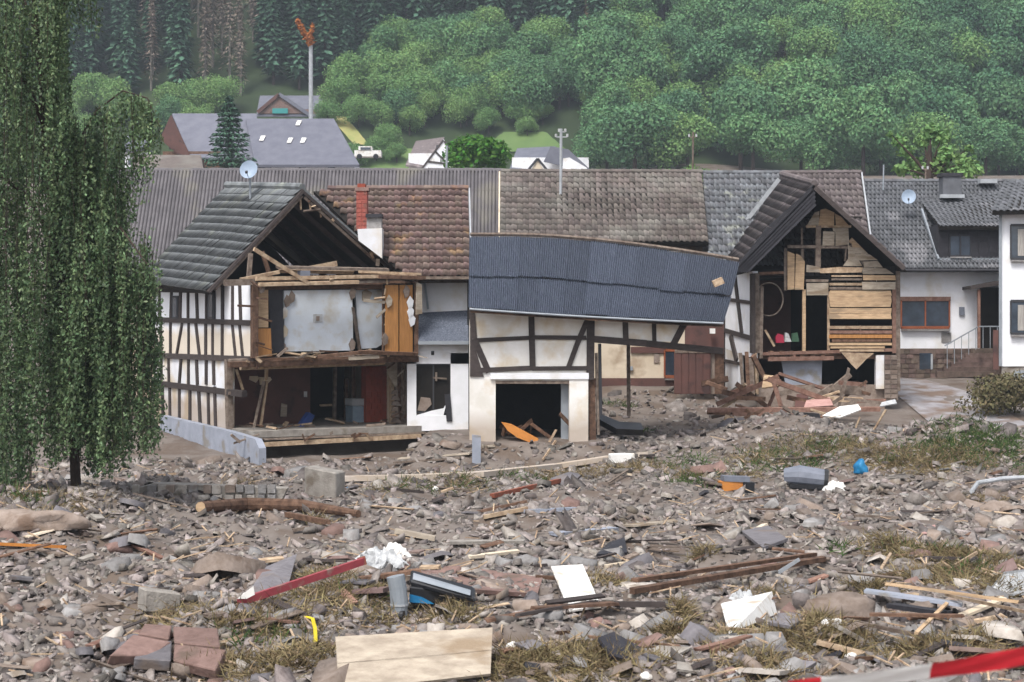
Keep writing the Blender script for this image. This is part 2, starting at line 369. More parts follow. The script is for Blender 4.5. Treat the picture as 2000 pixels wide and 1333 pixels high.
# ------------------------------------------------------------------ setting: ground, road, wooded hill
def sheet(ys, name, m, half):
    nx = half.shape[0]
    T = half
    Yg = np.repeat(ys[:, None], nx, 1); Xg = T[None, :] * np.maximum(ys, 30)[:, None]
    Z = ground(Xg, Yg)
    V = np.stack([Xg, Yg, Z], -1).reshape(-1, 3)
    i = np.arange(len(ys) - 1)[:, None] * nx + np.arange(nx - 1)[None, :]
    Fq = np.stack([i, i + 1, i + nx + 1, i + nx], -1).reshape(-1, 4)
    o = link(name, np_mesh(name, V, Fq, m, True)); o['kind'] = 'structure'; return o
tt = np.concatenate([np.linspace(-1.6, -.36, 14)[:-1], np.linspace(-.36, .36, 260), np.linspace(.36, 1.6, 14)[1:]])
ys1 = np.concatenate([np.linspace(-20, 14, 18)[:-1], np.geomspace(14, 70, 330)[:-1], np.geomspace(70, 246, 60)])
sheet(ys1, 'ground', 'mud', tt)
sheet(np.concatenate([np.linspace(246, 420, 60)[:-1], np.geomspace(420, 560, 10)]), 'hill', 'hill_floor', tt)
# road strip
rows = []
for Yr, xa, xb in ((61.5, 15.0, 18.0), (64, 14.9, 18.3), (67, 14.9, 18.2), (70, 14.9, 17.8), (73, 14.8, 16.9), (75, 14.7, 16.2)):
    rows.append([Vector((xa + (xb - xa) * t, Yr, gz(xa + (xb - xa) * t, Yr) + .03)) for t in np.linspace(0, 1, 9)])
MB().grid(rows).build('road', 'asphalt', kind='structure', smooth=True)

# ------------------------------------------------------------------ roof builders
def tile_mesh(m):
    # one pantile in a unit cell: x across -.5...5, y up the slope 0..1.14, curved section, lower lip raised
    prof = [(-.5, .012), (-.3, .052), (-.02, .048), (.22, .008), (.47, .0)]
    v = []; f = []
    for yy, dz in ((0, .048), (1.14, .004)):
        for x, z in prof: v.append((x, yy, z + dz))
    for x, z in prof: v.append((x, 0, z + .048 - .045))
    n = len(prof)
    for i in range(n - 1):
        f.append((i, i + 1, n + i + 1, n + i)); f.append((2 * n + i, 2 * n + i + 1, i + 1, i))
    return np.array(v), np.array(f)
TV, TF = tile_mesh('x')
FV = np.array([(-.49, 0, .05), (.49, 0, .05), (.49, 1.12, .012), (-.49, 1.12, .012), (-.49, 0, .012), (.49, 0, .012)])
FF = np.array([(0, 1, 2, 3), (4, 5, 1, 0)])
def tile_roof(parent, eL, eR, rR, rL, nc, nr, m, tm='pan', deck='dark_inside', dth=.14, maxparts=300, miss=0.0, jit=.012, deckname='roof', zs=1.0, sag=0.0, clip=None, deckpoly=None):
    eL, eR, rR, rL = map(Vector, (eL, eR, rR, rL))
    nrm = (eR - eL).cross(rL - eL).normalized()
    if nrm.z < 0: nrm = -nrm
    mb = MB(); mb.prism(deckpoly or [eL, eR, rR, rL], -nrm * dth)
    dk = mb.build(deckname, deck, parent)
    V0, F0 = (TV, TF) if tm == 'pan' else (FV, FF)
    me = np_mesh('tile', V0, F0, m)
    restV = []; restF = []; cnt = 0; nv = 0
    for r in range(nr):
        for c in range(nc):
            if random.random() < miss: continue
            s, t = (c + .5) / nc, r / nr
            lo = eL.lerp(eR, s); hi = rL.lerp(rR, s); p = lo.lerp(hi, t)
            du = (eL.lerp(rL, t) - eR.lerp(rR, t)) * -1; dv = hi - lo
            X = du.normalized(); Z = X.cross(dv).normalized(); Yv = Z.cross(X)
            if clip and not clip(p): continue
            p = p + Z * (random.uniform(0, jit) - sag * math.sin(math.pi * s) * math.sin(math.pi * t))
            Mx = Matrix((X, Yv, Z)).transposed()
            Mx = Mx @ Matrix.Rotation(random.gauss(0, .012), 3, 'Z') @ Matrix.Rotation(random.gauss(0, .012), 3, 'Y')
            sc = (du.length / nc, dv.length / nr, zs)
            if cnt < maxparts:
                o = link('tile', me, dk, p, Mx.to_euler(), sc); cnt += 1
            else:
                A = np.array(Mx) * np.array(sc)[None, :]
                restV.append(V0 @ A.T + np.array(p)); restF.append(F0 + nv); nv += len(V0)
    if restV:
        V = np.concatenate(restV); c = V.mean(0)
        link('tile', np_mesh('tiles', V - c, np.concatenate(restF), m), dk, c, kind='stuff')
    return dk
def ridge(parent, a, b, m, n, r=.11):
    a = Vector(a); b = Vector(b); mb = MB()
    for i in range(n):
        p = a.lerp(b, i / n); q = a.lerp(b, (i + 1.06) / n); p.z += .015
        mb.tube([p, q], [r, r * .92], 8)
    return mb.build('ridge_cap', m, parent)
def window(fr, parent, x0, y0, x1, y1, v, frame='frame_wood', glass='glass', nm=1, fw=.07, sill=True, th=.06, curtain=None):
    mb = MB()
    a = fr.p(x0, y1, v); b = fr.p(x1, y1, v); c = fr.p(x1, y0, v); d = fr.p(x0, y0, v)
    for p, q in ((a, b), (d, c)): mb.beam(p, q, fw, th, up=(0, 0, 1))
    for i in range(nm + 1):
        t = i / nm
        mb.beam(a.lerp(b, t), d.lerp(c, t), fw, th * .96, up=fr.V)
    wn = mb.build('window', frame, parent)
    for i in range(nm):
        t0, t1 = i / nm, (i + 1) / nm
        MB().prism([a.lerp(b, t0), a.lerp(b, t1), d.lerp(c, t1), d.lerp(c, t0)], fr.V * .012).build('pane', glass, wn)
    if sill:
        MB().beam(a + Vector((0, 0, -fw * .9)) - fr.V * .06, b + Vector((0, 0, -fw * .9)) - fr.V * .06, .06, .18).build('sill', 'stone_grey', wn)
    return wn
def patch(name, m, poly, lift=.2, n=14):
    """a patch of different ground cover, laid over the slope"""
    xs = [p[0] for p in poly]; (a, b, c, d) = [np.array(p, float) for p in poly]
    rows = []
    for i in range(n):
        t = i / (n - 1); l = a + (d - a) * t; r = b + (c - b) * t
        rows.append([drop(*(l + (r - l) * k / (n - 1)), lift) for k in range(n)])
    o = MB().grid(rows).build(name, m, kind='structure', smooth=True); return o
patch('meadow', 'dry_meadow', [(690, 285), (722, 288), (676, 232), (640, 226)]); patch('meadow', 'meadow', [(930, 300), (1110, 300), (1066, 262), (984, 262)]); patch('meadow', 'meadow', [(700, 335), (930, 335), (890, 295), (720, 292)])
# ================================================================== wrecked half-timbered house (left)
FA = Frame((-8.4, 58), 30); FS = Frame((-8.4, 58), -60)
hA = thing('timbered_house', 'wrecked white half-timbered house with its gable torn open, beside the weeping birch', 'house', (-8.4, 58, 0), None)
# side wall panels
mb = MB()
FS.slab(mb, [(300, 693), (492, 700), (492, 553), (442, 553), (420, 566), (300, 566)], .05, .22)
wl = mb.build('wall', 'plaster_band', hA)
mb = MB(); FS.slab(mb, [(300, 832), (446, 860), (446, 703), (300, 693.5)], .05, .22); mb.build('wall', 'plaster_white', hA)
for a in ((299, 624, 493, 631, .17), (299, 694, 492, 702, .19), (305, 748, 478, 770, .2), (299, 567, 412, 570, .14)):
    bpart(FS, 'timber', 'timber_dark', hA, *a[:4], -.02, a[4], .16)
up = [(313, 313), (337, 335), (355, 354), (369, 369), (386, 388), (405, 405), (420, 420), (437, 437), (456, 456), (470, 472)]
for i, (a, b) in enumerate(up):
    bpart(FS, 'timber', 'timber_dark', hA, a, 567 if a < 425 else 556, b, 626, -.01, .17, .14)
for a, b in ((316, 316), (335, 335), (358, 346), (370, 370), (384, 392), (404, 404), (417, 417), (436, 436), (455, 462), (469, 476)):
    bpart(FS, 'timber', 'timber_dark', hA, a, 629, b, 698, -.01, .15, .14)
for a, b in ((317, 317), (331, 332), (356, 352), (370, 370), (386, 388), (405, 405), (419, 420)):
    bpart(FS, 'timber', 'timber_dark', hA, a, 698, b, 752, -.01, .17, .14)
for a, b in ((319, 321), (333, 334), (352, 352), (373, 373), (390, 394), (408, 410), (421, 423)):
    bpart(FS, 'timber', 'timber_dark', hA, a, 756, b, 840, -.01, .19, .14)
for x0, x1, y0 in ((335, 347, 578), (405, 417, 572)):
    wn = part(FS, 'window', 'frame_dark', hA, x0, y0, x1, 623, -.04, .08)
    part(FS, 'pane', 'glass', wn, x0 + 2.5, y0 + 4, x1 - 2.5, 620, -.055, .01)
bpart(FS, 'corner_post', 'timber_grey', hA, 446, 702, 449, 845, -.03, .2, .2)
bpart(FA, 'corner_post', 'timber_brown', hA, 497, 553, 497, 700, .0, .2, .22)
# shell: floors, back and far side walls (dark unlit interior)
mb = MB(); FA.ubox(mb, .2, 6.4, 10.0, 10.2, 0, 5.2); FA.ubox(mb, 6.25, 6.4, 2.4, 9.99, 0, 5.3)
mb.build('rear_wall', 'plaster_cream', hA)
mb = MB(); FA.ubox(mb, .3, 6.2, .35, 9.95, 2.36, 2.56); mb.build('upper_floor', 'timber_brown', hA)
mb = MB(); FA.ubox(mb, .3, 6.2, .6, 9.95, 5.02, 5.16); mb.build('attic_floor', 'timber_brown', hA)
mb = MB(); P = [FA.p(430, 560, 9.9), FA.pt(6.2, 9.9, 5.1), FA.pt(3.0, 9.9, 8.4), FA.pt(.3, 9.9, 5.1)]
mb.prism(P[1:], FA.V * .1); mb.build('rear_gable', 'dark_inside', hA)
# roof
apF, apB = FA.p(590, 370, 2.3), FA.p(443, 366, 10.4)
eF, eB = FA.p(404, 570, 2.3), FA.p(268, 551, 10.4)
rF = FA.p(768, 528, 2.3); rB = rF + FA.V * 8.1 + Vector((0, 0, .2))
tile_roof(hA, eB, eF, apF, apB, 26, 13, 'tile_slate', 'flat', deck='dark_inside', maxparts=300, jit=.02, zs=1.5, sag=-.06)
nr = (rF - apF).cross(FA.V).normalized(); nr = -nr if nr.z > 0 else nr
mb = MB(); mb.prism([apF, rF, rB, apB], nr * .16); mb.build('roof', 'dark_inside', hA)
for k in range(11):      # courses on the far slope, seen edge-on
    a = apF.lerp(rF, (k + .5) / 11) - nr * .05; bq = apB.lerp(rB, (k + .5) / 11) - nr * .05
    MB().beam(a, bq, .36, .07, up=(rF - apF)).build('tile_course', 'tile_slate', hA)
ridge(hA, apB + Vector((0, 0, .08)), apF + Vector((0, 0, .08)), 'tile_slate', 20, .13)
# rafters and verge boards
for a, b, wdt in (((592, 372), (406, 571), .10), ((588, 372), (766, 529), .10)):
    bpart(FA, 'verge_rafter', 'timber_dark', hA, *a, *b, 2.16, wdt, .14)
for a, b in (((590, 384), (420, 566)), ((594, 386), (735, 512))):
    bpart(FA, 'verge_batten', 'timber_grey', hA, *a, *b, 2.22, .08, .07)
for k, (x0, y0, x1, y1) in enumerate(((587, 385, 588, 410), (603, 392, 606, 410), (625, 404, 627, 425), (566, 400, 565, 411), (645, 430, 662, 448), (680, 462, 705, 482))):
    bpart(FA, 'roof_lath', 'timber_pale', hA, x0, y0, x1, y1, 2.3, .05, .05)
for k in range(5):
    v = 3.4 + k * 1.4
    a = FA.p(590, 374, 2.3) + FA.V * (v - 2.3); 
    MB().beam(a + nr * .2, a + (rF - apF) + nr * .2, .16, .12).build('rafter', 'timber_dark', hA)  # dark timber colour carries the attic's shade on the rafters
# torn front, attic level
B = [(438, 553, 822, 541, .05, .20, .2, 'timber_grey'), (500, 545, 812, 539, -.10, .14, .12, 'timber_pale'), (505, 556, 700, 551, -.15, .10, .1, 'timber_pale'),
     (540, 522, 758, 527, .5, .1, .14, 'timber_grey'), (496, 487, 604, 555, -.18, .11, .1, 'timber_pale'), (490, 495, 486, 546, 1.2, .13, .12, 'timber_grey'),
     (470, 547, 545, 532, .3, .12, .12, 'timber_pale'), (592, 527, 655, 515, .9, .17, .3, 'timber_pale'), (545, 530, 690, 533, .8, .09, .1, 'timber_pale'),
     (700, 531, 822, 536, .0, .09, .1, 'timber_pale'), (740, 541, 830, 543, -.2, .10, .1, 'timber_brown'), (505, 563, 745, 560, .25, .11, .1, 'timber_brown'),
     (512, 492, 530, 548, 1.5, .12, .1, 'timber_brown'), (690, 552, 760, 549, -.05, .08, .1, 'timber_grey')]
for x0, y0, x1, y1, v, wd, th, m in B: bpart(FA, 'broken_beam', m, hA, x0, y0, x1, y1, v, wd, th, .02)
part(FA, 'insulation', 'grey_plastic', hA, 588, 529, 606, 540, .45, .3)
# upper room
part(FA, 'wall_panel', 'board_tan', hA, 505, 562, 524, 640, .35, .05)
ppart(FA, 'wall_panel', 'door_orange', hA, [(500, 697), (531, 696), (529, 642), (503, 642)], .32, .05)
ppart(FA, 'wall_panel', 'slate_dark', hA, [(531, 690), (555, 688), (552, 566), (524, 566)], .55, .05)
ppart(FA, 'room_wall', 'plaster_room', hA, [(556, 687), (690, 685), (688, 566), (555, 568)], .75, .1)
ppart(FA, 'room_wall', 'plaster_room', hA, [(702, 682), (735, 680), (748, 672), (750, 566), (694, 566)], .85, .1)
part(FA, 'socket', 'white_plastic', hA, 612, 614, 630, 630, .72, .03)
part(FA, 'socket', 'stone_brown', hA, 618, 618, 624, 627, .70, .03)
bpart(FA, 'broken_beam', 'timber_grey', hA, 688, 600, 702, 684, .7, .13, .1, .03)
bpart(FA, 'broken_beam', 'timber_brown', hA, 695, 562, 748, 560, .66, .12, .1, .03)
ppart(FA, 'torn_plaster', 'board_pale', hA, [(708, 588), (722, 586), (727, 572), (716, 566), (708, 570)], .8, .05)
for x0, x1 in ((753, 778), (781, 806)):
    d = part(FA, 'door', 'door_orange', hA, x0, 557, x1, 690, .05, .06)
part(FA, 'dark_backing', 'dark_inside', hA, 750, 554, 812, 692, .13, .05)  # dark sheet added behind the doors to darken the gap between them
bpart(FA, 'broken_beam', 'timber_brown', hA, 811, 548, 811, 690, .1, .16, .16)
bpart(FA, 'broken_beam', 'timber_brown', hA, 750, 556, 750, 690, .2, .12, .12)
ppart(FA, 'torn_plaster', 'board_pale', hA, [(813, 615), (825, 613), (824, 556), (814, 552)], -.1, .06)
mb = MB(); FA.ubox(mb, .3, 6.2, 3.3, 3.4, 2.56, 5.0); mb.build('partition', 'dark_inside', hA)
# floor edge between the storeys
for x0, y0, x1, y1, v, wd, th, m in ((447, 713, 757, 704, .25, .2, .2, 'timber_brown'), (447, 706, 810, 693, .45, .14, .2, 'timber_grey'), (470, 719, 750, 709, .7, .13, .2, 'timber_pale'),
        (556, 688, 616, 698, .1, .08, .1, 'timber_pale'), (620, 697, 720, 687, .05, .08, .1, 'timber_brown'), (540, 697, 560, 680, .1, .08, .1, 'timber_grey'), (700, 688, 815, 692, .0, .12, .12, 'timber_brown')):
    bpart(FA, 'broken_beam', m, hA, x0, y0, x1, y1, v, wd, th, .02)
# lower room
part(FA, 'room_wall', 'maroon', hA, 440, 706, 606, 850, 3.6, .12)
ppart(FA, 'torn_plaster', 'plaster_cream', hA, [(487, 742), (500, 748), (506, 740), (504, 735), (488, 735)], 3.55, .04)
ppart(FA, 'torn_plaster', 'plaster_cream', hA, [(508, 752), (523, 750), (531, 742), (528, 737), (506, 737)], 3.55, .04)
ppart(FA, 'torn_plaster', 'board_pale', hA, [(548, 814), (560, 814), (561, 791), (550, 788)], 3.55, .04)
part(FA, 'socket', 'white_plastic', hA, 594, 765, 600, 776, 3.56, .03)
for x0, y0, x1, y1, v, wd, m in ((521, 712, 520, 742, 2.0, .09, 'timber_pale'), (516, 745, 496, 838, 2.1, .06, 'timber_grey'), (521, 745, 508, 838, 2.1, .06, 'timber_pale'),
        (461, 722, 474, 762, 2.4, .07, 'timber_pale'), (447, 768, 482, 769, 2.0, .1, 'timber_grey'), (655, 716, 653, 838, 3.9, .12, 'timber_grey'), (676, 740, 676, 836, 4.4, .12, 'timber_brown'),
        (690, 716, 690, 838, 4.0, .14, 'timber_brown'), (625, 792, 648, 791, 3.6, .07, 'timber_pale')):
    bpart(FA, 'broken_beam', m, hA, x0, y0, x1, y1, v, wd, .1, .015)
bk = part(FA, 'brick_pier', 'brick', hA, 715, 716, 770, 842, 3.0, .4)
for i in range(10):
    for j in range(5):
        x0 = 715 + j * 11 - (i % 2) * 5; y0 = 717 + i * 12
        if x0 + 10 < 772: part(FA, 'brick', 'brick', bk, max(x0, 715), y0, x0 + 10, y0 + 10.6, 2.985 - random.random() * .01, .05)
for x0, y0, x1, y1, v, wd, m in ((766, 700, 768, 838, 1.7, .2, 'timber_pale'), (778, 700, 780, 840, 1.6, .16, 'timber_brown'), (790, 700, 788, 840, 1.5, .16, 'timber_grey'), (772, 745, 776, 838, 1.5, .1, 'timber_grey')):
    bpart(FA, 'broken_beam', m, hA, x0, y0, x1, y1, v, wd, .16, .03)
ppart(FA, 'torn_plaster', 'board_pale', hA, [(772, 756), (776, 754), (776, 706), (756, 702), (757, 730)], 1.45, .06)
for y in range(6): 
    ppart(FA, 'torn_plaster', 'stone_brown', hA, [(765, 770 + y * 11), (778 + y % 3 * 4, 772 + y * 11), (777, 762 + y * 11), (768, 763 + y * 11)], 1.42, .08)
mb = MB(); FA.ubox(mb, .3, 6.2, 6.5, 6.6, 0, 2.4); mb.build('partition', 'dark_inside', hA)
# ground floor slab over the scoured hollow
mb = MB(); FA.ubox(mb, .1, 6.4, .3, 10, -.05, .16); mb.build('floor_slab', 'concrete', hA)
mb = MB(); FA.ubox(mb, .6, 5.8, 1.5, 1.7, -.9, -.06); FA.ubox(mb, .1, 5.8, 5, 5.2, -1, -.06); mb.build('foundation', 'dark_inside', hA)
bpart(FA, 'sill_beam', 'timber_pale', hA, 508, 868, 820, 851, .1, .14, .25, .03)
bpart(FA, 'sill_beam', 'timber_grey', hA, 512, 858, 830, 845, .2, .1, .3, .03)

# splinters, torn laths and jagged plaster along every broken edge
for k in range(58):
    e = random.choice([((440, 552), (820, 540), -.1), ((450, 708), (810, 694), .1), ((500, 560), (500, 700), -.05), ((752, 560), (752, 690), .0), ((770, 702), (792, 838), 1.3), ((450, 850), (820, 846), .0), ((560, 692), (745, 684), .3), ((600, 388), (740, 508), 2.1)])
    f = random.random(); x = e[0][0] + (e[1][0] - e[0][0]) * f; y = e[0][1] + (e[1][1] - e[0][1]) * f
    bpart(FA, 'splinter', random.choice(['timber_pale', 'timber_grey', 'timber_brown', 'board_pale']), hA, x, y, x + random.gauss(0, 22), y + random.gauss(3, 9), e[2] + random.uniform(-.1, .1), random.uniform(.03, .09), random.uniform(.03, .07), .02)
for k in range(14):
    x = random.choice([508, 560, 690, 748, 756, 800]) + random.gauss(0, 5); y = random.uniform(560, 690)
    ppart(FA, 'torn_plaster', random.choice(['board_pale', 'plaster_white', 'stone_brown']), hA, [(x, y + 14), (x + 7, y + 9), (x + 9, y - 3), (x + 2, y - 12), (x - 4, y)], -.02 if x > 745 or x < 520 else .68, .04)
def lone(fr, name, m, pts, v, th, label, cat, group=None):
    o = ppart(fr, name, m, None, pts, v, th); return tag(o, label, cat, group)
# things left standing in the wreck
t = thing('appliance', 'pale blue steel cabinet standing in the open ground floor room', 'cabinet', FA.p(700, 826, 3.4))
part(FA, 'body', 'appliance', t, 689, 794, 713, 827, 3.2, .6); part(FA, 'lid', 'metal_white', t, 688, 779, 714, 793, 3.18, .62)
lone(FA, 'blue_tarp', 'blue_cloth', [(578, 846), (600, 843), (615, 812), (604, 806), (590, 826)], 1.9, .3, 'crumpled dark blue cloth lying in the open ground floor room', 'cloth')
# satellite dish over the slate roof
t = thing('satellite_dish', 'satellite dish on a mast rising over the slate roof of the torn house', 'satellite dish', FA.p(490, 392, 6.2))
a = FA.p(489, 392, 6.2); b = FA.p(488, 334, 6.2); MB().tube([a, b], .04).build('mast', 'metal_grey', t)
def dish(parent, c, r, facing, m='dish', tilt=.3):
    f = Vector(facing).normalized(); u = f.cross(Vector((0, 0, 1))).normalized(); v = u.cross(f)
    mbd = MB(); rows = []
    for i in range(5):
        q = i / 4 * r
        rows.append([c + u * q * math.cos(k * math.pi / 9) + v * q * 1.08 * math.sin(k * math.pi / 9) + f * (.35 * q * q / r) for k in range(19)])
    mbd.grid(rows); mbd.build('reflector', m, parent, smooth=True)
    MB().tube([c - v * r * .9, c + f * r * .9 - v * .2], .015, 5).build('feed_arm', 'metal_grey', parent)
    MB().beam(c + f * r * .85 - v * .22, c + f * r * 1.05 - v * .18, .08, .08).build('feed_horn', 'frame_dark', parent)
dish(t, b + Vector((0, -.1, 0)), .33, (-.15, -1, .35))

# ================================================================== small rendered house with brown tiled roof
FB = Frame((0, 61.4), 0)
hB = thing('rendered_house', 'narrow white rendered house with brown tiled roof and broken window', 'house', (-2.4, 61.4, 0))
mb = MB()
for r_ in ((795, 690, 813, 842), (880, 690, 916, 842), (795, 672, 916, 711), (813, 812, 880, 842)): FB.rect(mb, *r_, 0, .25)
FB.slab(mb, [(813, 811.8), (842, 803), (866, 798), (872, 788), (866, 811.8)], .02, .2)
mb.build('wall', 'plaster_clean', hB)
part(FB, 'wall', 'plaster_clean', hB, 815, 530, 918, 615, .9, .2)
bpart(FB, 'drainpipe', 'metal_grey', hB, 829, 552, 836, 604, .8, .08, .08)
mb = MB(); FB.rect(mb, 818, 540, 822, 615, .86, .05); mb.build('corner_board', 'metal_white', hB)
P = [FB.p(817, 671, -.35), FB.p(922, 671, -.35), FB.p(920, 607, .95), FB.p(818, 612, .95)]
MB().prism(P, (0, 0, .06)).build('lean_to_roof', 'blue_sheet', hB)
MB().beam(P[0] + Vector((0, -.03, .02)), P[1] + Vector((0, -.03, .02)), .12, .05).build('gutter', 'metal_grey', hB)
wn = window(FB, hB, 813, 712, 880, 806, .1, frame='frame_dark', glass='dark_inside', nm=2, fw=.06, sill=False)  # dark panes stand in for the unlit room behind the broken window
bpart(FB, 'window_bar', 'timber_grey', hB, 846, 738, 872, 740, .0, .05, .05); bpart(FB, 'window_bar', 'timber_grey', hB, 852, 728, 852, 745, .0, .05, .05)
bpart(FB, 'shutter', 'slate_dark', hB, 874, 770, 878, 823, -.05, .2, .05)
ppart(FB, 'torn_plaster', 'stone_brown', hB, [(815, 802), (830, 804), (843, 790), (840, 778), (822, 776)], .05, .1)
part(FB, 'vent', 'frame_dark', hB, 842, 686, 848, 694, -.02, .03)
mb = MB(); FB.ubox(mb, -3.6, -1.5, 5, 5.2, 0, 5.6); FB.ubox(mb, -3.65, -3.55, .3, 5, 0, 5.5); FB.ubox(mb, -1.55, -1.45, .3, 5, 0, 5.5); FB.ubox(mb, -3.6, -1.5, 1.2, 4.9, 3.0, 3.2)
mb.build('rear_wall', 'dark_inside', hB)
eL, eR = FB.p(600, 541, -.1), FB.p(918, 541, -.1); rR, rL = FB.p(914, 373, 3.7), FB.p(597, 374, 3.7)
def clipB(p):
    px = 1000 + p.x / p.y * FPX; py = 620 - (p.z - CAMH) / p.y * FPX
    return px > 606 + (py - 370) * 1.06
rfB = tile_roof(hB, eL, eR, rR, rL, 24, 14, 'tile_brown', maxparts=300, jit=.03, clip=clipB, deckpoly=[FB.p(790, 541, -.1), eR, rR, FB.p(612, 374, 3.7)])
mb = MB(); rL = FB.p(640, 374, 3.7); mb.prism([rL, rR, rR + Vector((0, 3.5, -2.9)), rL + Vector((0, 3.5, -2.9))], (0, 0, -.15)); mb.build('roof', 'tile_brown', hB)
ridge(hB, rL + Vector((0, 0, .1)), rR + Vector((0, 0, .1)), 'tile_brown', 16)
MB().beam(eR + Vector((.05, 0, .05)), rR + Vector((.05, 0, .05)), .14, .05).build('verge_board', 'metal_white', hB)
MB().beam(eL + Vector((3.7, -.05, -.04)), eR + Vector((0, -.05, -.04)), .1, .1).build('gutter', 'timber_grey', hB)
part(FB, 'wall', 'timber_grey', hB, 815, 536, 918, 553, .6, .2)
# chimney with its plastered base
ch = MB(); FB.rect(ch, 696, 372, 717, 450, .9, .55); co = ch.build('chimney', 'chimney_red', hB)
for i in range(9):
    for j in range(2): part(FB, 'brick', 'chimney_red', co, 696 + j * 10.7, 373 + i * 8.6, 696 + j * 10.7 + 9.8, 373 + i * 8.6 + 7.6, .885, .03)
mb = MB(); FB.rect(mb, 693, 366, 720, 373, .85, .65); mb.build('chimney_cap', 'stone_red', co)
FB.rect(MB(), 698, 359, 713, 366, .9, .5).build('chimney_pot', 'brick', co)
ppart(FB, 'plaster_stack', 'plaster_white', hB, [(700, 470), (746, 505), (746, 446), (698, 448)], .3, .8)
part(FB, 'plaster_stack', 'stone_grey', hB, 716, 424, 745, 447, .6, .5); part(FB, 'stack_cover', 'slate_dark', hB, 714, 418, 746, 425, .5, .7)

# ================================================================== annex with sagging blue sheet roof and garage
FC = Frame((-1.33, 56.2), 3)
hC = thing('annex', 'half-timbered garage annex under a sagging dark blue sheet roof', 'outbuilding', (.6, 56.2, 0))
mb = MB()
FC.rect(mb, 917, 606, 1152, 736, 0, .2); FC.rect(mb, 917, 736.2, 968, 866, 0, .3); FC.rect(mb, 1112, 736.2, 1149, 866, -.06, .35); FC.rect(mb, 968.2, 736.2, 1111.8, 744, 0, .3)
mb.build('wall', 'plaster_flood', hC)
part(FC, 'lintel', 'plaster_clean', hC, 958, 729, 1150, 741, -.1, .12)
part(FC, 'lintel', 'timber_grey', hC, 968, 744.5, 1112, 750, -.04, .2)
FC.slab(MB(), [(1157, 664), (1318, 668), (1338, 632), (1335, 622), (1157, 612)], 0, .18).build('wall', 'plaster_flood', hC)
for x0, y0, x1, y1, wd in ((1037, 606, 1040, 722, .19), (1154, 606, 1153, 742, .24), (928, 665, 1040, 660, .12), (1040, 659, 1145, 660, .12), (925, 724, 1040, 719, .14), (1040, 720, 1150, 719, .14),
        (1148, 622, 1128, 668, .16), (1128, 668, 1108, 722, .16), (921, 604, 926, 662, .2), (1220, 608, 1222, 664, .18), (1277, 612, 1278, 667, .12), (1150, 662, 1262, 671, .2), (1262, 671, 1412, 686, .2),
        (1338, 630, 1316, 672, .2), (926, 662, 955, 728, .2)):
    bpart(FC, 'timber', 'timber_dark', hC, x0, y0, x1, y1, -.06, wd, .14)
ppart(FC, 'brace_board', 'timber_dark', hC, [(918, 736), (945, 736), (922, 660), (918, 640)], -.05, .1)
for x0, y0, x1, y1, wd, m in ((1155, 740, 1157, 862, .2, 'timber_brown'), (1171, 672, 1173, 812, .11, 'frame_dark'), (1164, 690, 1168, 850, .08, 'timber_grey')):
    bpart(FC, 'post', m, hC, x0, y0, x1, y1, .1, wd, .15)
bpart(FC, 'post', 'timber_grey', hC, 1227, 672, 1228, 812, 2.5, .13, .13)
part(FC, 'door_jamb', 'metal_grey', hC, 1096, 750, 1111, 862, .35, .15)
# garage interior shell
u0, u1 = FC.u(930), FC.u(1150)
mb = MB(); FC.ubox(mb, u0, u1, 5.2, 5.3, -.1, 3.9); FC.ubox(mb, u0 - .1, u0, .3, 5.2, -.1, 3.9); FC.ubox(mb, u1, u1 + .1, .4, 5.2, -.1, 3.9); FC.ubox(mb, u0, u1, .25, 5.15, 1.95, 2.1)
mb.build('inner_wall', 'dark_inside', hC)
# sagging roof of two rows of corrugated sheets
def roofC(s, t):
    bx, by = 917 + (1412 - 917) * s, 601 + 28 * s + 2 * math.sin(math.pi * s)
    pb = W(bx, by, 55.3 + .7 * s)
    tx = 919 + (1442 - 919) * s
    ty = 464.0 + 49 * max(0, (tx - 1010) / 432) ** 1.55
    pt_ = W(tx, ty, 58.9 + 2.4 * s)
    p = pb.lerp(pt_, t); p.z -= .10 * math.sin(math.pi * t) * (.3 + s); return p
nS = 11
rfC = None
for row, (t0, t1, up_) in enumerate(((0, .47, .0), (.44, 1.0, .13))):
    for i in range(nS):
        s0, s1 = i / nS - .004, (i + 1) / nS + .004
        rows = []
        js = random.uniform(-.02, .02)
        for tt_ in np.linspace(t0 + js, t1 + (js if row == 0 else 0), 5):
            rr = []
            for k in range(25):
                s = s0 + (s1 - s0) * k / 24
                p = roofC(s, tt_); p += Vector((0, -.35, .5)) * (.06 * math.cos(k * math.pi) + up_ * (1.2 - tt_) + .03 * (i % 2))
                rr.append(p)
            rows.append(rr)
        sh = MB().grid(rows).build('roof_sheet', 'blue_sheet', hC)
mb = MB(); mb.tube([roofC(s, 0) + Vector((0, -.08, -.05)) for s in np.linspace(0, 1, 9)], .035, 7); mb.build('gutter', 'metal_grey', hC)
mb = MB()
for s in np.linspace(0, 1, 12): pass
mb.tube([roofC(s, 1) + Vector((0, .02, .10)) for s in np.linspace(0, 1, 14)], .07, 6); mb.build('ridge_cap', 'timber_grey', hC)
rows = [[roofC(s, t) + Vector((0, 0, -.2)) for s in np.linspace(.005, .995, 10)] for t in np.linspace(.02, .98, 5)]
MB().grid(rows).build('roof_boarding', 'timber_brown', hC)
bpart(FC, 'rafter_end', 'timber_pale', hC, 1393, 556, 1412, 548, 1.4, .22, .2)
ppart(FC, 'wall_shade', 'timber_grey', hC, [(918, 602), (1410, 640), (1410, 628), (918, 600)], .25, .1)  # grey-brown strip added for the band of shade under the eaves
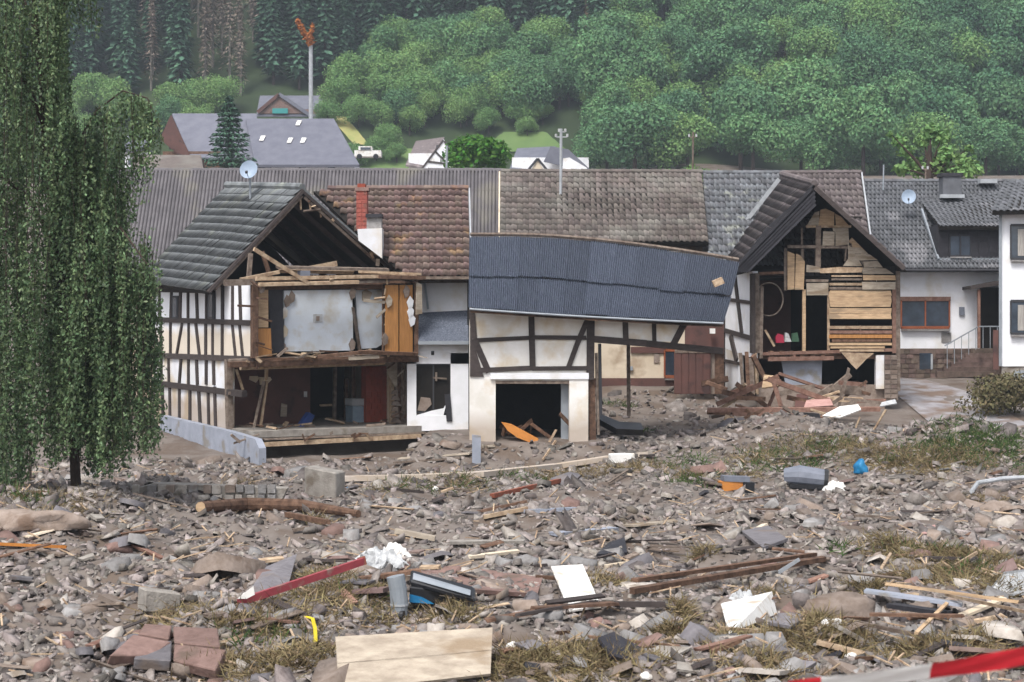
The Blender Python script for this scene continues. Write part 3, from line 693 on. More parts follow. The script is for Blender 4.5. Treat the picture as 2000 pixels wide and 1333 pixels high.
# contents
t = tag(FC.slab(MB(), [(980, 826), (992, 842), (1010, 855), (1046, 869), (1052, 858), (1030, 846), (1000, 830)], -.15, .5).build('broken_door', 'orange_paint', None), 'splintered orange brown board lying in the garage doorway', 'board')
t = tag(bpart(FC, 'splintered_board', 'timber_pale', None, 1064, 880, 1086, 840, -.3, .06, .06), 'thin splintered lath leaning in the garage doorway', 'lath')
for k in range(9):
    a = FC.pt(random.uniform(1, 3.4), random.uniform(.3, 2), random.uniform(.0, .3)); b = a + Vector((random.uniform(-1, 1), random.uniform(-.4, .4), random.uniform(.1, .6)))
    tag(MB().beam(a, b, .12, .05, jit=.02).build('broken_plank', 'timber_brown'), 'dark broken plank heaped inside the garage', 'plank', 'planks heaped inside the garage')

# ================================================================== row of old houses behind (three roofs, one front wall)
FD = Frame((0, 70.2), 0)
hD = thing('barn', 'long barn with a ribbed grey sheet roof behind the torn house', 'barn', (-8, 74, 0))
e0, e1 = W(165, 541, 72), W(976, 541, 72); r1, r0 = W(977.1, 337, 75.2), W(200.5, 337, 75.2)
MB().prism([e0, e1, r1, r0], (0, .1, -.2)).build('roof', 'dark_inside', hD)
ncol, nrow = 16, 5; n_ = (e1 - e0).cross(r0 - e0).normalized()
pv = []; 
for yy in (0, 1.02):
    for k in range(7):
        for q_, z_ in ((0, .1), (.62, .1), (.68, .0), (.94, .0)): pv.append((-.5 + (k + q_) / 7, yy, z_ + (.004 if yy else .012)))
pv = np.array(pv); npv = len(pv) // 2
pf = np.array([(k, k + 1, npv + k + 1, npv + k) for k in range(npv - 1)])
me = np_mesh('roof_sheet', pv, pf, 'barn_sheet')
for r_ in range(nrow):
    for c in range(ncol):
        p = e0.lerp(e1, (c + .5) / ncol).lerp(r0.lerp(r1, (c + .5) / ncol), r_ / nrow) + n_ * (.03 + random.uniform(0, .008))
        X = (e1 - e0).normalized(); Z = n_; Y_ = Z.cross(X)
        link('roof_sheet', me, hD, p, Matrix((X, Y_, Z)).transposed().to_euler(), ((e1 - e0).length / ncol, (r0 - e0).length / nrow, 1))
ridge(hD, r0 + Vector((0, 0, .06)), r1 + Vector((0, 0, .06)), 'barn_sheet', 22, .12)
mb = MB(); mb.box((-16, 72.3, -.5), (-1.4, 72.6, 5.4)); mb.box((-1.5, 72.6, -.5), (-1.3, 78, 5.4)); mb.build('wall', 'plaster_cream', hD)
MB().prism([e1 + Vector((-.1, .3, -.3)), W(975, 345, 75.2), e1 + Vector((-.1, 6.4, -.3))], (.12, 0, 0)).build('gable', 'timber_grey', hD)
for k in range(4): MB().beam(W(240 + k * 6, 560 + k * 16, 71.8), W(300, 560 + k * 16, 71.8), .12, .3).build('wall_board', 'timber_brown', hD)

hE = thing('row_house', 'long low house with mossy tiled roof behind the blue roofed annex', 'house', (4, 71, 1.3))
e0, e1, r1, r0 = W(976, 474, 69.8), W(1384, 474, 69.8), W(1371, 339, 75.2), W(977, 338, 75.2)
tile_roof(hE, e0, e1, r1, r0, 36, 13, 'tile_moss', maxparts=300, jit=.025, sag=.05)
ridge(hE, r0 + Vector((0, 0, .06)), r1 + Vector((0, 0, .06)), 'tile_moss', 20)
MB().beam(e0 + Vector((-.03, -.02, .0)), r0 + Vector((-.03, 0, .03)), .16, .06).build('verge_board', 'plaster_cream', hE)
MB().prism([r0 + Vector((.05, .1, -.1)), r1 + Vector((-.05, .1, -.1)), r1 + Vector((0, 5, -3)), r0 + Vector((0, 5, -3))], (0, 0, -.1)).build('roof', 'tile_moss', hE)
mb = MB(); x0, x1 = W(980, 500, 71.2).x, W(1384, 500, 71.2).x; mb.box((x0, 71.2, .8), (x1, 71.45, 6.5)); mb.box((x0, 71.5, .8), (x0 + .2, 80, 6.3)); mb.build('wall', 'plaster_cream', hE)
FE = Frame((0, 71.2), 0)
part(FE, 'plinth', 'maroon', hE, 1150, 739, 1318, 757, -.06, .1)
part(FE, 'eaves_board', 'timber_dark', hE, 1200, 476, 1380, 482, -.4, .1); part(FE, 'wall_board', 'timber_grey', hE, 1240, 482, 1372, 490, -.2, .1)
wn = window(FE, hE, 1298, 684, 1318, 736, -.05, frame='frame_wood', nm=1, fw=.12)
part(FE, 'eaves_board', 'maroon', hE, 1232, 678, 1300, 690, -.08, .1); part(FE, 'notice', 'stone_brown', hE, 1277, 692, 1288, 709, -.05, .03)
part(FE, 'lamp', 'metal_grey', hE, 1224, 716, 1236, 724, -.12, .12)

hF = thing('middle_house', 'house with pale grey tiled roof between the mossy roof and the boarded gable', 'house', (7.8, 71, 1.3))
e0, e1, r1, r0 = W(1386, 520, 69.0), W(1530, 520, 69.0), W(1530, 341, 75.4), W(1373, 341, 75.4)
tile_roof(hF, e0, e1, r1, r0, 15, 15, 'tile_grey', maxparts=300, jit=.03)
ridge(hF, r0 + Vector((0, 0, .06)), r1 + Vector((0, 0, .06)), 'tile_grey', 8)
mb = MB(); mb.box((7.8, 70.3, .8), (11, 70.5, 5.6)); mb.build('wall', 'maroon', hF)
MB().prism([r0 + Vector((.05, .1, -.1)), r1 + Vector((-.05, .1, -.1)), r1 + Vector((0, 5, -3)), r0 + Vector((0, 5, -3))], (0, 0, -.1)).build('roof', 'tile_grey', hF)
FG = Frame((0, 68.2), 0)
gd = part(FG, 'garage_door', 'maroon', hF, 1317, 688, 1388, 770, 0, .12)
for k in range(5): bpart(FG, 'door_board', 'maroon', gd, 1324 + k * 14, 690, 1324 + k * 14, 769, -.03, .24, .03, .004)
part(FG, 'garage_wall', 'maroon', hF, 1338, 634, 1414, 687, .1, .1); part(FG, 'lintel', 'timber_grey', hF, 1318, 684, 1412, 690, -.05, .1)
part(FG, 'door_jamb', 'timber_brown', hF, 1396, 688, 1414, 770, .1, .2); part(FG, 'wall', 'stone_brown', hF, 1388, 688, 1396, 770, .12, .1)
part(FG, 'lamp', 'white_board', hF, 1387, 642, 1397, 652, -.3, .2)
# ================================================================== right-hand house with boarded, torn gable
FR = Frame((0, 66), 0); FRS = Frame((8.9, 66), -81.5)
hR = thing('gabled_house', 'house with torn gable of tan boards and a dark slate verge', 'house', (11.4, 66, .9))
# left side wall, crooked timbers
FRS.slab(MB(), [(1413, 680), (1470, 700), (1470, 530), (1413, 545)], .05, .2).build('wall', 'plaster_clean', hR)
FRS.slab(MB(), [(1414, 772), (1442, 752), (1442, 691), (1414, 681)], .05, .2).build('wall', 'plaster_white', hR)
for x0, y0, x1, y1, wd in ((1414, 545, 1414, 770, .3), (1436, 540, 1450, 655, .3), (1414, 584, 1472, 592, .14), (1414, 645, 1472, 662, .16), (1428, 655, 1440, 705, .3), (1414, 704, 1442, 710, .12), (1470, 535, 1470, 690, .3)):
    bpart(FRS, 'timber', 'timber_dark', hR, x0, y0, x1, y1, -.02, wd, .12)
# shell
xl, xr = FR.u(1472), FR.u(1752)
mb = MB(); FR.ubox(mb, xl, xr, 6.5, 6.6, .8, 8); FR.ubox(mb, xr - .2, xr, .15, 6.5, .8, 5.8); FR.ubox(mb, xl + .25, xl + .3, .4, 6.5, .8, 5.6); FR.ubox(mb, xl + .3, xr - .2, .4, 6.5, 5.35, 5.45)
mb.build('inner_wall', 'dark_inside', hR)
FR.ubox(MB(), xl + .2, xr - .05, .25, 6.4, 2.35, 2.5).build('upper_floor', 'timber_brown', hR)
# wing roof
ap = W(1590, 362, 65); apb = W(1527, 344, 75.2)
el = W(1432, 528, 65); elb = W(1398, 503, 74); er = W(1766, 524, 65); erb = er + Vector((0, 9, .2))
tile_roof(hR, elb, el, ap, apb, 22, 12, 'tile_purple', 'flat', maxparts=300, jit=.02, zs=1.3)
MB().prism([ap, er, erb, apb], (.1, 0, -.14)).build('roof', 'dark_inside', hR)
for k in range(10):
    a = ap.lerp(er, (k + .5) / 10); b = apb.lerp(erb, (k + .5) / 10)
    MB().beam(a + Vector((.05, 0, .04)), b + Vector((.05, 0, .04)), .33, .06, up=(er - ap)).build('tile_course', 'tile_purple', hR)
ridge(hR, apb + Vector((0, 0, .08)), ap + Vector((0, 0, .08)), 'tile_purple', 16, .12)
MB().beam(W(1522, 350, 72) , W(1410, 492, 72), .16, .05).build('flashing', 'metal_white', hR)
# slate-clad verge, sheets hung on the gable edge
FV_ = Frame((0, 64.95), 0)
for pts in ([(1590, 363), (1592, 405), (1526, 452), (1500, 442)], [(1499, 443), (1525, 453), (1462, 532), (1432, 530)]):
    ppart(FV_, 'slate_panel', 'slate_dark', hR, pts, .05, .06)
for k in range(5):
    f = k / 5
    bpart(FV_, 'slate_course', 'slate_dark', hR, 1590 + f * 3, 368 + f * 38, 1434 + f * 30, 529 + f * 3, .02, .13, .04, .0)
bpart(FV_, 'verge_board', 'slate_dark', hR, 1590, 363, 1431, 529, -.02, .12, .08, 0)
bpart(FV_, 'verge_board', 'timber_dark', hR, 1588, 364, 1766, 526, -.02, .16, .08, 0)
# gable boards
def gp(pts, m='board_tan', v=0.0, th=.05, name='board'):
    pts = [(x + random.gauss(0, 1.1), y + random.gauss(0, .6)) for x, y in pts]
    return ppart(FR, name, m, hR, pts, v, th)
gp([(1576, 441), (1600, 441), (1600, 412), (1594, 414)], 'board_pale'); gp([(1601, 441), (1630, 441), (1630, 417), (1612, 408), (1601, 411)], 'board_tan'); gp([(1631, 441), (1657, 441), (1640, 424), (1631, 418)], 'board_tan', .01)
gp([(1606, 480), (1630, 480), (1630, 453), (1606, 453)], 'board_pale', .01); gp([(1631, 480), (1659, 478), (1658, 446), (1631, 446)], 'board_pale'); gp([(1627, 452), (1631, 452), (1631, 446), (1627, 446)], 'board_pale')
gp([(1536, 566), (1552, 566), (1552, 497), (1536, 492)], 'board_tan'); gp([(1553, 566), (1572, 566), (1572, 512), (1564, 500), (1553, 497)], 'board_tan', .01)
gp([(1573, 532), (1600, 532), (1600, 522), (1573, 518)], 'board_pale', .01); gp([(1601, 533), (1684, 534), (1684, 523), (1640, 522), (1601, 524)], 'timber_pale')
gp([(1645, 520), (1684, 520), (1672, 500), (1660, 478), (1656, 478), (1657, 506)], 'board_pale')
y = 470
for k in range(7):
    ya, yb = 470 + k * 13.6, 470 + (k + 1) * 13.0
    xrgt = min(1748, 1672 + (ya - 470) * 1.12 + 10); xlft = 1664 if k < 3 else (1686 if k < 6 else 1686)
    if k == 6: yb = 566
    gp([(xlft, yb), (xrgt, yb), (xrgt - (0 if xrgt >= 1747 else 13), ya), (xlft, ya)], random.choice(['board_tan', 'board_pale', 'board_pale']), random.uniform(-.012, .012))
gp([(1574, 578), (1618, 577), (1618, 552), (1574, 553)], 'board_pale')
for k in range(5):
    ya = 568 + k * 11.2
    gp([(1619, ya + 10.9), (1741, ya + 10.9), (1741, ya), (1619, ya)], 'board_tan', random.uniform(-.015, .01))
for ya, yb, xa, xb, m in ((538, 541, 1624, 1684, 'timber_pale'), (544, 548, 1624, 1684, 'timber_grey'), (553, 558, 1620, 1684, 'timber_pale'), (561, 566, 1620, 1686, 'timber_grey'), (546, 551, 1574, 1618, 'timber_grey'),
        (637, 643, 1619, 1742, 'timber_pale'), (646, 652, 1620, 1742, 'timber_red'), (654, 661, 1619, 1742, 'door_orange'), (663, 668, 1625, 1740, 'timber_brown'), (670, 675, 1619, 1742, 'board_tan'), (677, 681, 1622, 1728, 'board_tan'), (683, 687, 1640, 1726, 'timber_pale')):
    part(FR, 'board', m, hR, xa, ya, xb, yb, random.uniform(.0, .04), .05)
for x0, y0, x1, y1, wd, m in ((1598, 440, 1597, 524, .2, 'timber_grey'), (1566, 446, 1566, 480, .06, 'timber_grey'), (1538, 482, 1664, 483, .12, 'timber_grey'), (1567, 486, 1567, 510, .08, 'timber_grey'), (1652, 486, 1650, 510, .06, 'timber_grey'),
        (1574, 443, 1662, 443, .1, 'timber_pale'), (1662, 478, 1702, 538, .1, 'timber_grey'), (1534, 486, 1534, 568, .1, 'timber_grey'), (1570, 566, 1570, 690, .14, 'board_tan'), (1618, 570, 1618, 690, .09, 'timber_pale'),
        (1747, 560, 1747, 690, .16, 'timber_red'), (1754, 530, 1754, 764, .16, 'timber_grey'), (1477, 534, 1480, 690, .22, 'timber_grey'), (1488, 560, 1486, 700, .1, 'timber_grey'), (1482, 535, 1535, 533, .1, 'timber_brown'), (1550, 687, 1552, 700, .1, 'timber_red'),
        (1485, 692, 1745, 684, .12, 'timber_red'), (1500, 702, 1628, 700, .14, 'timber_red'), (1680, 636, 1680, 655, .06, 'timber_grey'), (1494, 645, 1512, 677, .07, 'timber_pale'), (1660, 468, 1690, 498, .18, 'timber_pale')):
    bpart(FR, 'post' if abs(x1 - x0) < 5 else 'beam', m, hR, x0, y0, x1, y1, .06, wd, .12)
for k in range(6): part(FR, 'joist_end', 'timber_brown', hR, 1503 + k * 20, 686, 1511 + k * 20, 699, .1, .6)
gp([(1644, 688), (1708, 690), (1690, 703), (1672, 722), (1664, 712)], 'timber_pale', -.1, .04, 'hanging_sheet')
# hoop on the wall, things upstairs
c = FR.p(1502, 585, .3); 
t = MB(); t.tube([c + Vector((.52 * math.cos(a), 0, .62 * math.sin(a))) for a in np.linspace(0, 2 * math.pi, 25)], .03, 6)
tag(t.build('cable_hoop', 'timber_grey'), 'pale hoop of cable hanging in the open upper room', 'cable')
lone(FR, 'red_bundle', 'red_cloth', [(1516, 670), (1532, 670), (1530, 655), (1520, 652), (1515, 660)], .4, .3, 'crimson bundle on the floor of the open upper room', 'bundle')
lone(FR, 'white_bundle', 'white_plastic', [(1532, 668), (1546, 668), (1540, 652), (1534, 650)], .45, .3, 'pale crumpled bundle between crimson and green bundles upstairs', 'bundle')
lone(FR, 'green_bundle', 'leaf_fir', [(1547, 668), (1561, 668), (1558, 650), (1548, 652)], .4, .3, 'dark green bundle on the floor of the open upper room', 'bundle')
# ground storey
ppart(FR, 'door_sheet', 'concrete_blue', hR, [(1534, 752), (1604, 762), (1606, 704), (1526, 704)], .4, .08)
part(FR, 'pillar', 'plaster_white', hR, 1711, 694, 1727, 760, .1, .3)
pr = part(FR, 'stone_pier', 'stone_brown', hR, 1728, 694, 1754, 782, .06, .4)
for i in range(9):
    for j in range(2): part(FR, 'stone', random.choice(['stone_brown', 'stone_wall']), pr, 1728 + j * 13, 695 + i * 9.4, 1739 + j * 13, 703 + i * 9.4, .02, .06)
part(FR, 'foundation', 'stone_brown', hR, 1480, 752, 1728, 800, .3, .3)
# tilting posts at the torn corner
for x0, y0, x1, y1, wd, m in ((1446, 690, 1452, 770, .12, 'timber_grey'), (1458, 688, 1462, 772, .12, 'timber_brown'), (1466, 700, 1470, 775, .16, 'timber_grey'), (1476, 690, 1478, 768, .1, 'timber_pale')):
    bpart(FR, 'post', m, hR, x0, y0, x1, y1, -.1, wd, .14, .02)
# roof of the main range, right of the wing
e0, e1, r1, r0 = W(1535, 560, 68.5), W(1712, 560, 68.5), W(1681, 340, 75.6), W(1527, 341, 75.6)
tile_roof(hR, e0, e1, r1, r0, 15, 18, 'tile_purple', maxparts=270, jit=.02)
ridge(hR, r0 + Vector((0, 0, .06)), r1 + Vector((0, 0, .06)), 'tile_purple', 9)
MB().beam(e1 + Vector((.04, 0, .04)), r1 + Vector((.04, 0, .04)), .12, .06).build('verge_board', 'metal_white', hR)
MB().prism([r0 + Vector((.05, .1, -.1)), r1 + Vector((-.05, .1, -.1)), r1 + Vector((0, 5, -3)), r0 + Vector((0, 5, -3))], (0, 0, -.1)).build('roof', 'tile_purple', hR)

# ================================================================== white house with dormer at the right
FW = Frame((0, 76), 0)
hW = thing('dormer_house', 'white house with dark tiled roof, slate dormer and wood framed window', 'house', (17.6, 76, 1.4))
part(FW, 'wall', 'plaster_clean', hW, 1690, 520, 1990, 681, 0, .3)
pl = part(FW, 'plinth', 'stone_wall', hW, 1740, 681.5, 1960, 745, -.06, .3)
for i in range(6):
    x = 1745
    while x < 1950:
        wq = random.uniform(10, 19)
        if not (1792 < x + wq / 2 < 1822 and i < 4): part(FW, 'stone', 'stone_wall', pl, x, 683 + i * 9.5, x + wq - 1.2, 683 + i * 9.5 + 8.2, -.085 - random.random() * .03, .08)
        x += wq
part(FW, 'cellar_window', 'glass', pl, 1796, 690, 1820, 722, -.1, .05); part(FW, 'cellar_frame', 'metal_white', pl, 1818, 692, 1822, 722, -.12, .05)
window(FW, hW, 1760, 586, 1854, 640, -.04, nm=2, fw=.12); part(FW, 'shutter_box', 'timber_red', hW, 1757, 580, 1857, 588, -.1, .12); part(FW, 'curtain', 'curtain', hW, 1812, 596, 1834, 628, -.02, .01)  # curtain strip added to the dark window in place of its bluish reflection
part(FW, 'meter_box', 'stone_grey', hW, 1839, 650, 1858, 669, -.04, .06); part(FW, 'house_lamp', 'grey_plastic', hW, 1874, 600, 1884, 616, -.1, .12)
e0, e1, r1, r0 = W(1688, 526, 75.3), W(2010, 526, 75.3), W(2010, 357, 81), W(1688, 357, 81)
tile_roof(hW, e0, e1, r1, r0, 40, 19, 'tile_dark', maxparts=0, jit=.015)
ridge(hW, r0 + Vector((0, 0, .06)), r1 + Vector((0, 0, .06)), 'tile_grey', 18)
MB().prism([r0 + Vector((.05, .1, -.1)), r1 + Vector((-.05, .1, -.1)), r1 + Vector((0, 5, -3.4)), r0 + Vector((0, 5, -3.4))], (0, 0, -.1)).build('roof', 'tile_dark', hW)
MB().tube([e0 + Vector((0, -.1, -.06)), e1 + Vector((0, -.1, -.06))], .08).build('gutter', 'slate_dark', hW)
FDm = Frame((0, 75.9), 0)
dm = part(FDm, 'dormer', 'slate_dark', hW, 1830, 440, 1990, 506, 0, 4)
for k in range(6):
    for j in range(6):
        if not (1850 < 1836 + j * 20 + 10 < 1900 and k > 1): part(FDm, 'slate_panel', 'slate_dark', dm, 1832 + j * 20, 443 + k * 10, 1851 + j * 20, 452.5 + k * 10, -.02 - random.random() * .01, .03)
window(FDm, dm, 1855, 460, 1896, 500, -.04, frame='slate_dark', nm=2, fw=.08)
part(FDm, 'gutter', 'metal_grey', hW, 1834, 505, 1990, 512, -.1, .15)
a, b, c_, d_ = W(1836, 443, 75.5), W(2005, 443, 75.5), W(2005, 372, 80.5), W(1795, 388, 80.2)
tile_roof(hW, a, b, c_, d_, 20, 10, 'tile_dark', maxparts=0, jit=.01, deckname='dormer_roof')
MB().beam(W(1800, 410, 78.5), W(1833, 508, 75.7), .14, .08).build('verge_board', 'metal_grey', hW)
FCh = Frame((0, 79), 0)
cm = part(FCh, 'chimney', 'tile_dark', hW, 1842, 345, 1878, 386, 0, .8); part(FCh, 'chimney_cap', 'slate_dark', cm, 1839, 338, 1881, 345, -.05, .9)
part(FCh, 'flashing', 'metal_white', cm, 1836, 380, 1884, 387, -.1, .1); part(FCh, 'roof_light', 'metal_white', hW, 1915, 350, 1948, 358, 1.2, .5)
FP = Frame((0, 74.6), 0)
pc = MB(); FP.slab(pc, [(1896, 566), (1960, 556), (1960, 548), (1896, 560)], 0, 1.5); pc.build('porch_roof', 'timber_dark', hW)
bpart(FP, 'porch_post', 'timber_red', hW, 1912, 566, 1912, 680, .1, .12, .12); part(FP, 'porch_wall', 'dark_inside', hW, 1915, 562, 1960, 690, 1.2, .15)
st = MB()
for k in range(6): FP.rect(st, 1830 + k * 14, 735 - (k + 1) * 9, 1960, 737 - k * 9, .3 + k * .12, .3)
st.build('steps', 'stone_wall', hW)
rl = MB(); FP.beam(rl, 1845, 676, 1912, 638, .1, .05, .05); FP.beam(rl, 1912, 638, 1960, 638, .1, .05, .05)
for k in range(8): FP.beam(rl, 1850 + k * 14, 674 - min(k, 4.4) * 8, 1850 + k * 14, 720 - min(k, 4.4) * 9, .12, .025, .025)
rl.build('railing', 'metal_grey', hW)
t = thing('satellite_dish', 'pale round satellite dish on the dark roof left of the dormer', 'satellite dish', W(1778, 402, 78.6)); dish(t, W(1775, 386, 78.2), .31, (-.25, -1, .3)); MB().tube([W(1777, 388, 78.3), W(1786, 404, 78.8)], .03).build('bracket', 'metal_grey', t)

FX = Frame((19.15, 70), -15.4)
hX = thing('white_house', 'white rendered house cut by the right edge of the picture', 'house', W(1980, 745, 70))
mb = MB(); FX.rect(mb, 1952, 412, 2320, 716, 0, 6); mb.build('wall', 'plaster_clean', hX)
part(FX, 'plinth', 'concrete', hX, 1956, 716.5, 2320, 760, .05, 5.9)
for y0, y1 in ((440, 506), (588, 652)):
    window(FX, hX, 1974, y0, 2030, y1, -.03, frame='frame_dark', nm=2, fw=.09); part(FX, 'curtain', 'curtain', hX, 1988, y0 + 8, 2000, y1 - 6, -.045, .008)
part(FX, 'cellar_window', 'metal_grey', hX, 1980, 724, 2000, 742, 0, .05)
e0, e1, r1, r0 = FX.p(1938, 414, -.6), FX.p(2340, 402, -.6), FX.p(2330, 318, 3.5), FX.p(1962, 358, 3.5)
tile_roof(hX, e0, e1, r1, r0, 30, 10, 'tile_dark', maxparts=0)
bpart(FX, 'corner_pipe', 'metal_grey', hX, 1954, 420, 1954, 715, -.1, .1, .1)
bpart(FX, 'gate_post', 'maroon', hX, 1945, 645, 1945, 722, -.2, .2, .2)

# ================================================================== small roof fittings
def pole(name, label, cat, px, y0, y1, Y, r=.035, m='metal_white', arms=()):
    t = thing(name, label, cat, W(px, y1, Y))
    MB().tube([W(px, y1, Y), W(px + 1, y0, Y)], r).build('pole', m, t)
    for xa, xb, yy in arms: MB().beam(W(xa, yy, Y), W(xb, yy, Y), .05, .05).build('crossarm', m, t)
    for xa, xb, yy in arms:
        for xx in (xa, xb): MB().tube([W(xx, yy, Y), W(xx, yy - 6, Y)], .05, 6).build('insulator', 'white_plastic', t)
    return t
pole('power_mast', 'white roof mast with insulator crossarms on the mossy roof', 'power mast', 1095, 252, 380, 72.2, .06, arms=((1086, 1108, 268), (1092, 1104, 258)))
pole('antenna_mast', 'thin brown mast behind the right end of the mossy roof', 'mast', 1353, 258, 340, 90, .05, 'timber_grey', arms=((1346, 1360, 268),))
pole('antenna_mast', 'thin grey rod on the roof left of the pale dish', 'mast', 1725, 322, 372, 80, .035, 'metal_grey')
pole('antenna_mast', 'thin rod with short crossbar between pale dish and chimney', 'mast', 1807, 330, 362, 81, .035, 'timber_grey', arms=((1802, 1812, 331),))
pole('lamp_post', 'thin pole beside the round green tree', 'pole', 872, 285, 340, 120, .08, 'metal_grey')

# ================================================================== village behind
def bg_house(name, label, Y, wall, roofpts, m, wallm='plaster_clean', wins=(), depth=7, roofdepth=5, eave=None, skylights=(), cat='house', gable=None, gm='timber_brown'):
    """roofpts: eave left, eave right, ridge right, ridge left in photograph pixels; wall: x0, x1, y0, y1."""
    x0, x1, y0, y1 = wall
    t = thing(name, label, cat, (W((x0 + x1) / 2, y1, Y).x, Y, gz(W((x0 + x1) / 2, y1, Y).x, Y)))
    f = Frame((0, Y), 0)
    gzv = t.location.z - .8
    a = f.p(x0, y0, 0); b = f.p(x1, y0, 0)
    MB().prism([(a.x, Y, gzv), (b.x, Y, gzv), (b.x, Y, a.z), (a.x, Y, a.z)], (0, depth, 0)).build('wall', wallm, t)
    el_, er_ = [W(*q, Y - .4) for q in roofpts[:2]]; rr_, rl_ = [W(*q, Y + roofdepth) for q in roofpts[2:]]
    r = MB().prism([el_, er_, rr_, rl_], (0, .05, -.25)).build('roof', m, t)
    MB().prism([rl_, rr_, rr_ + Vector((0, roofdepth, rr_.z * 0 - (rr_.z - er_.z))), rl_ + Vector((0, roofdepth, -(rr_.z - er_.z)))], (0, 0, -.2)).build('roof', m, t)
    for (xa, ya, xb, yb) in wins:
        wn = part(f, 'window', 'frame_dark', t, xa, ya, xb, yb, -.06, .1); part(f, 'pane', 'glass', wn, xa + 1.2, ya + 1.2, xb - 1.2, yb - 1.2, -.08, .02)
    if gable:
        MB().prism([W(*q, Y - .3) for q in gable], (0, .3, 0)).build('gable', gm, t)
    for (sx, sy) in skylights:
        # lie on the roof plane
        s = (sy - roofpts[0][1]) / (roofpts[3][1] - roofpts[0][1]); Yp = Y - .45 + (roofdepth + .4) * s - .12
        p = W(sx, sy, Yp); sl = (rl_ - el_); sl.x = 0; sl.normalize()
        MB().prism([p, p + Vector((.4, 0, 0)), p + Vector((.55, 0, 0)) + sl * .9, p + Vector((.1, 0, 0)) + sl * .9], (0, -.05, .06)).build('skylight', 'white_board', t)
    return t
bg_house('slate_roofed_house', 'big house with wide blue grey slate roof and roof lights', 170, (530, 692, 318, 345), ((498, 322), (702, 322), (652, 232), (480, 232)), 'slate_hill',
         wins=((584, 321, 598, 334), (640, 321, 654, 334)), roofdepth=6.5, skylights=((560, 280), (586, 280), (577, 246), (506, 276)))
bg_house('gabled_cottage', 'house with dark brown timber gable left of the fir tree', 173, (318, 430, 296, 340), ((372, 308), (520, 308), (500, 222), (336, 222)), 'slate_hill', wallm='timber_brown', roofdepth=5,
         gable=((312, 272), (345, 300), (372, 306), (334, 224)), gm='maroon', wins=((330, 285, 355, 292),))
t = bg_house('hilltop_house', 'brick gabled house with green slate roof highest on the slope', 262, (510, 628, 214, 240), ((500, 226), (636, 226), (632, 187), (508, 187)), 'slate_hill', wallm='stone_red', roofdepth=5,
         gable=((506, 222), (600, 222), (545, 188)), gm='stone_red', wins=((520, 208, 532, 216), (566, 206, 580, 214)))
FH = Frame((0, 261.4), 0)
bpart(FH, 'verge_board', 'slate_hill', t, 545, 184, 606, 226, 0, .5, .4, 0); bpart(FH, 'verge_board', 'maroon', t, 545, 185, 503, 220, 0, .5, .4, 0)
part(FH, 'balcony', 'teal', t, 532, 212, 562, 222, 0, .4)
t = bg_house('white_gable_house', 'small white timbered house with sloping brown roof left of the round tree', 236, (798, 876, 300, 345), ((792, 322), (840, 330), (868, 268), (812, 276)), 'tile_purple', roofdepth=5,
         wins=((852, 284, 858, 292), (862, 296, 868, 304), (842, 306, 850, 312)))
FH = Frame((0, 235.2), 0); ppart(FH, 'gable', 'plaster_clean', t, [(822, 335), (880, 335), (878, 290), (866, 272)], 0, .3)
for a in ((866, 274, 824, 330), (868, 276, 880, 300), (850, 296, 872, 318), (836, 316, 870, 320)): bpart(FH, 'timber', 'timber_dark', t, *a, -.1, .25, .1, 0)
t = bg_house('grey_roofed_house', 'house with grey hipped roofs right of the round tree', 238, (1000, 1150, 308, 345), ((995, 330), (1080, 340), (1085, 286), (1010, 290)), 'slate_hill', roofdepth=6, wins=((1128, 326, 1136, 336),))
FH = Frame((0, 236.5), 0); ppart(FH, 'roof', 'slate_hill', t, [(1062, 316), (1160, 338), (1110, 292), (1075, 286)], 0, .5); ppart(FH, 'gable', 'plaster_clean', t, [(1098, 340), (1150, 340), (1146, 328), (1112, 308), (1100, 310)], -.3, .3)
ppart(FH, 'gable', 'plaster_cream', t, [(1028, 345), (1070, 345), (1050, 312)], -.6, .3)
for a in ((1050, 310, 1024, 342), (1050, 310, 1076, 342)): bpart(FH, 'verge_board', 'slate_dark', t, *a, -.8, .3, .2, 0)
bg_house('white_cottage', 'narrow white house with grey roof beside the birch foliage', 150, (244, 272, 290, 345), ((242, 292), (290, 292), (284, 266), (248, 266)), 'slate_hill', roofdepth=4, wins=((250, 312, 258, 322),))
bg_house('shed', 'low shed with brown tiled roof in front of the brown gable', 100, (262, 390, 330, 350), ((255, 342), (400, 342), (392, 303), (262, 303)), 'tile_moss', wallm='timber_brown', roofdepth=4, cat='shed')
bg_house('far_bungalow', 'tiny white bungalow on the slope beyond the mossy roof', 246, (1208, 1248, 328, 345), ((1205, 334), (1252, 334), (1248, 326), (1208, 326)), 'tile_purple', roofdepth=3)
t = thing('parked_van', 'white van parked on the slope right of the big slate roof', 'van', drop(715, 306))
p = W(715, 300, 228)
for nm, m, x0, y0, x1, y1 in (('body', 'white_board', 692, 294, 744, 306), ('cab', 'white_board', 700, 286, 726, 295), ('window', 'glass', 704, 288, 724, 293)):
    part(Frame((0, 228), 0), nm, m, t, x0, y0, x1, y1, -.05 if nm == 'window' else 0, 2)
for xx in (702, 734): MB().tube([W(xx, 306, 227.9), W(xx, 306, 228.2)], .35, 10).build('wheel', 'black_plastic', t)
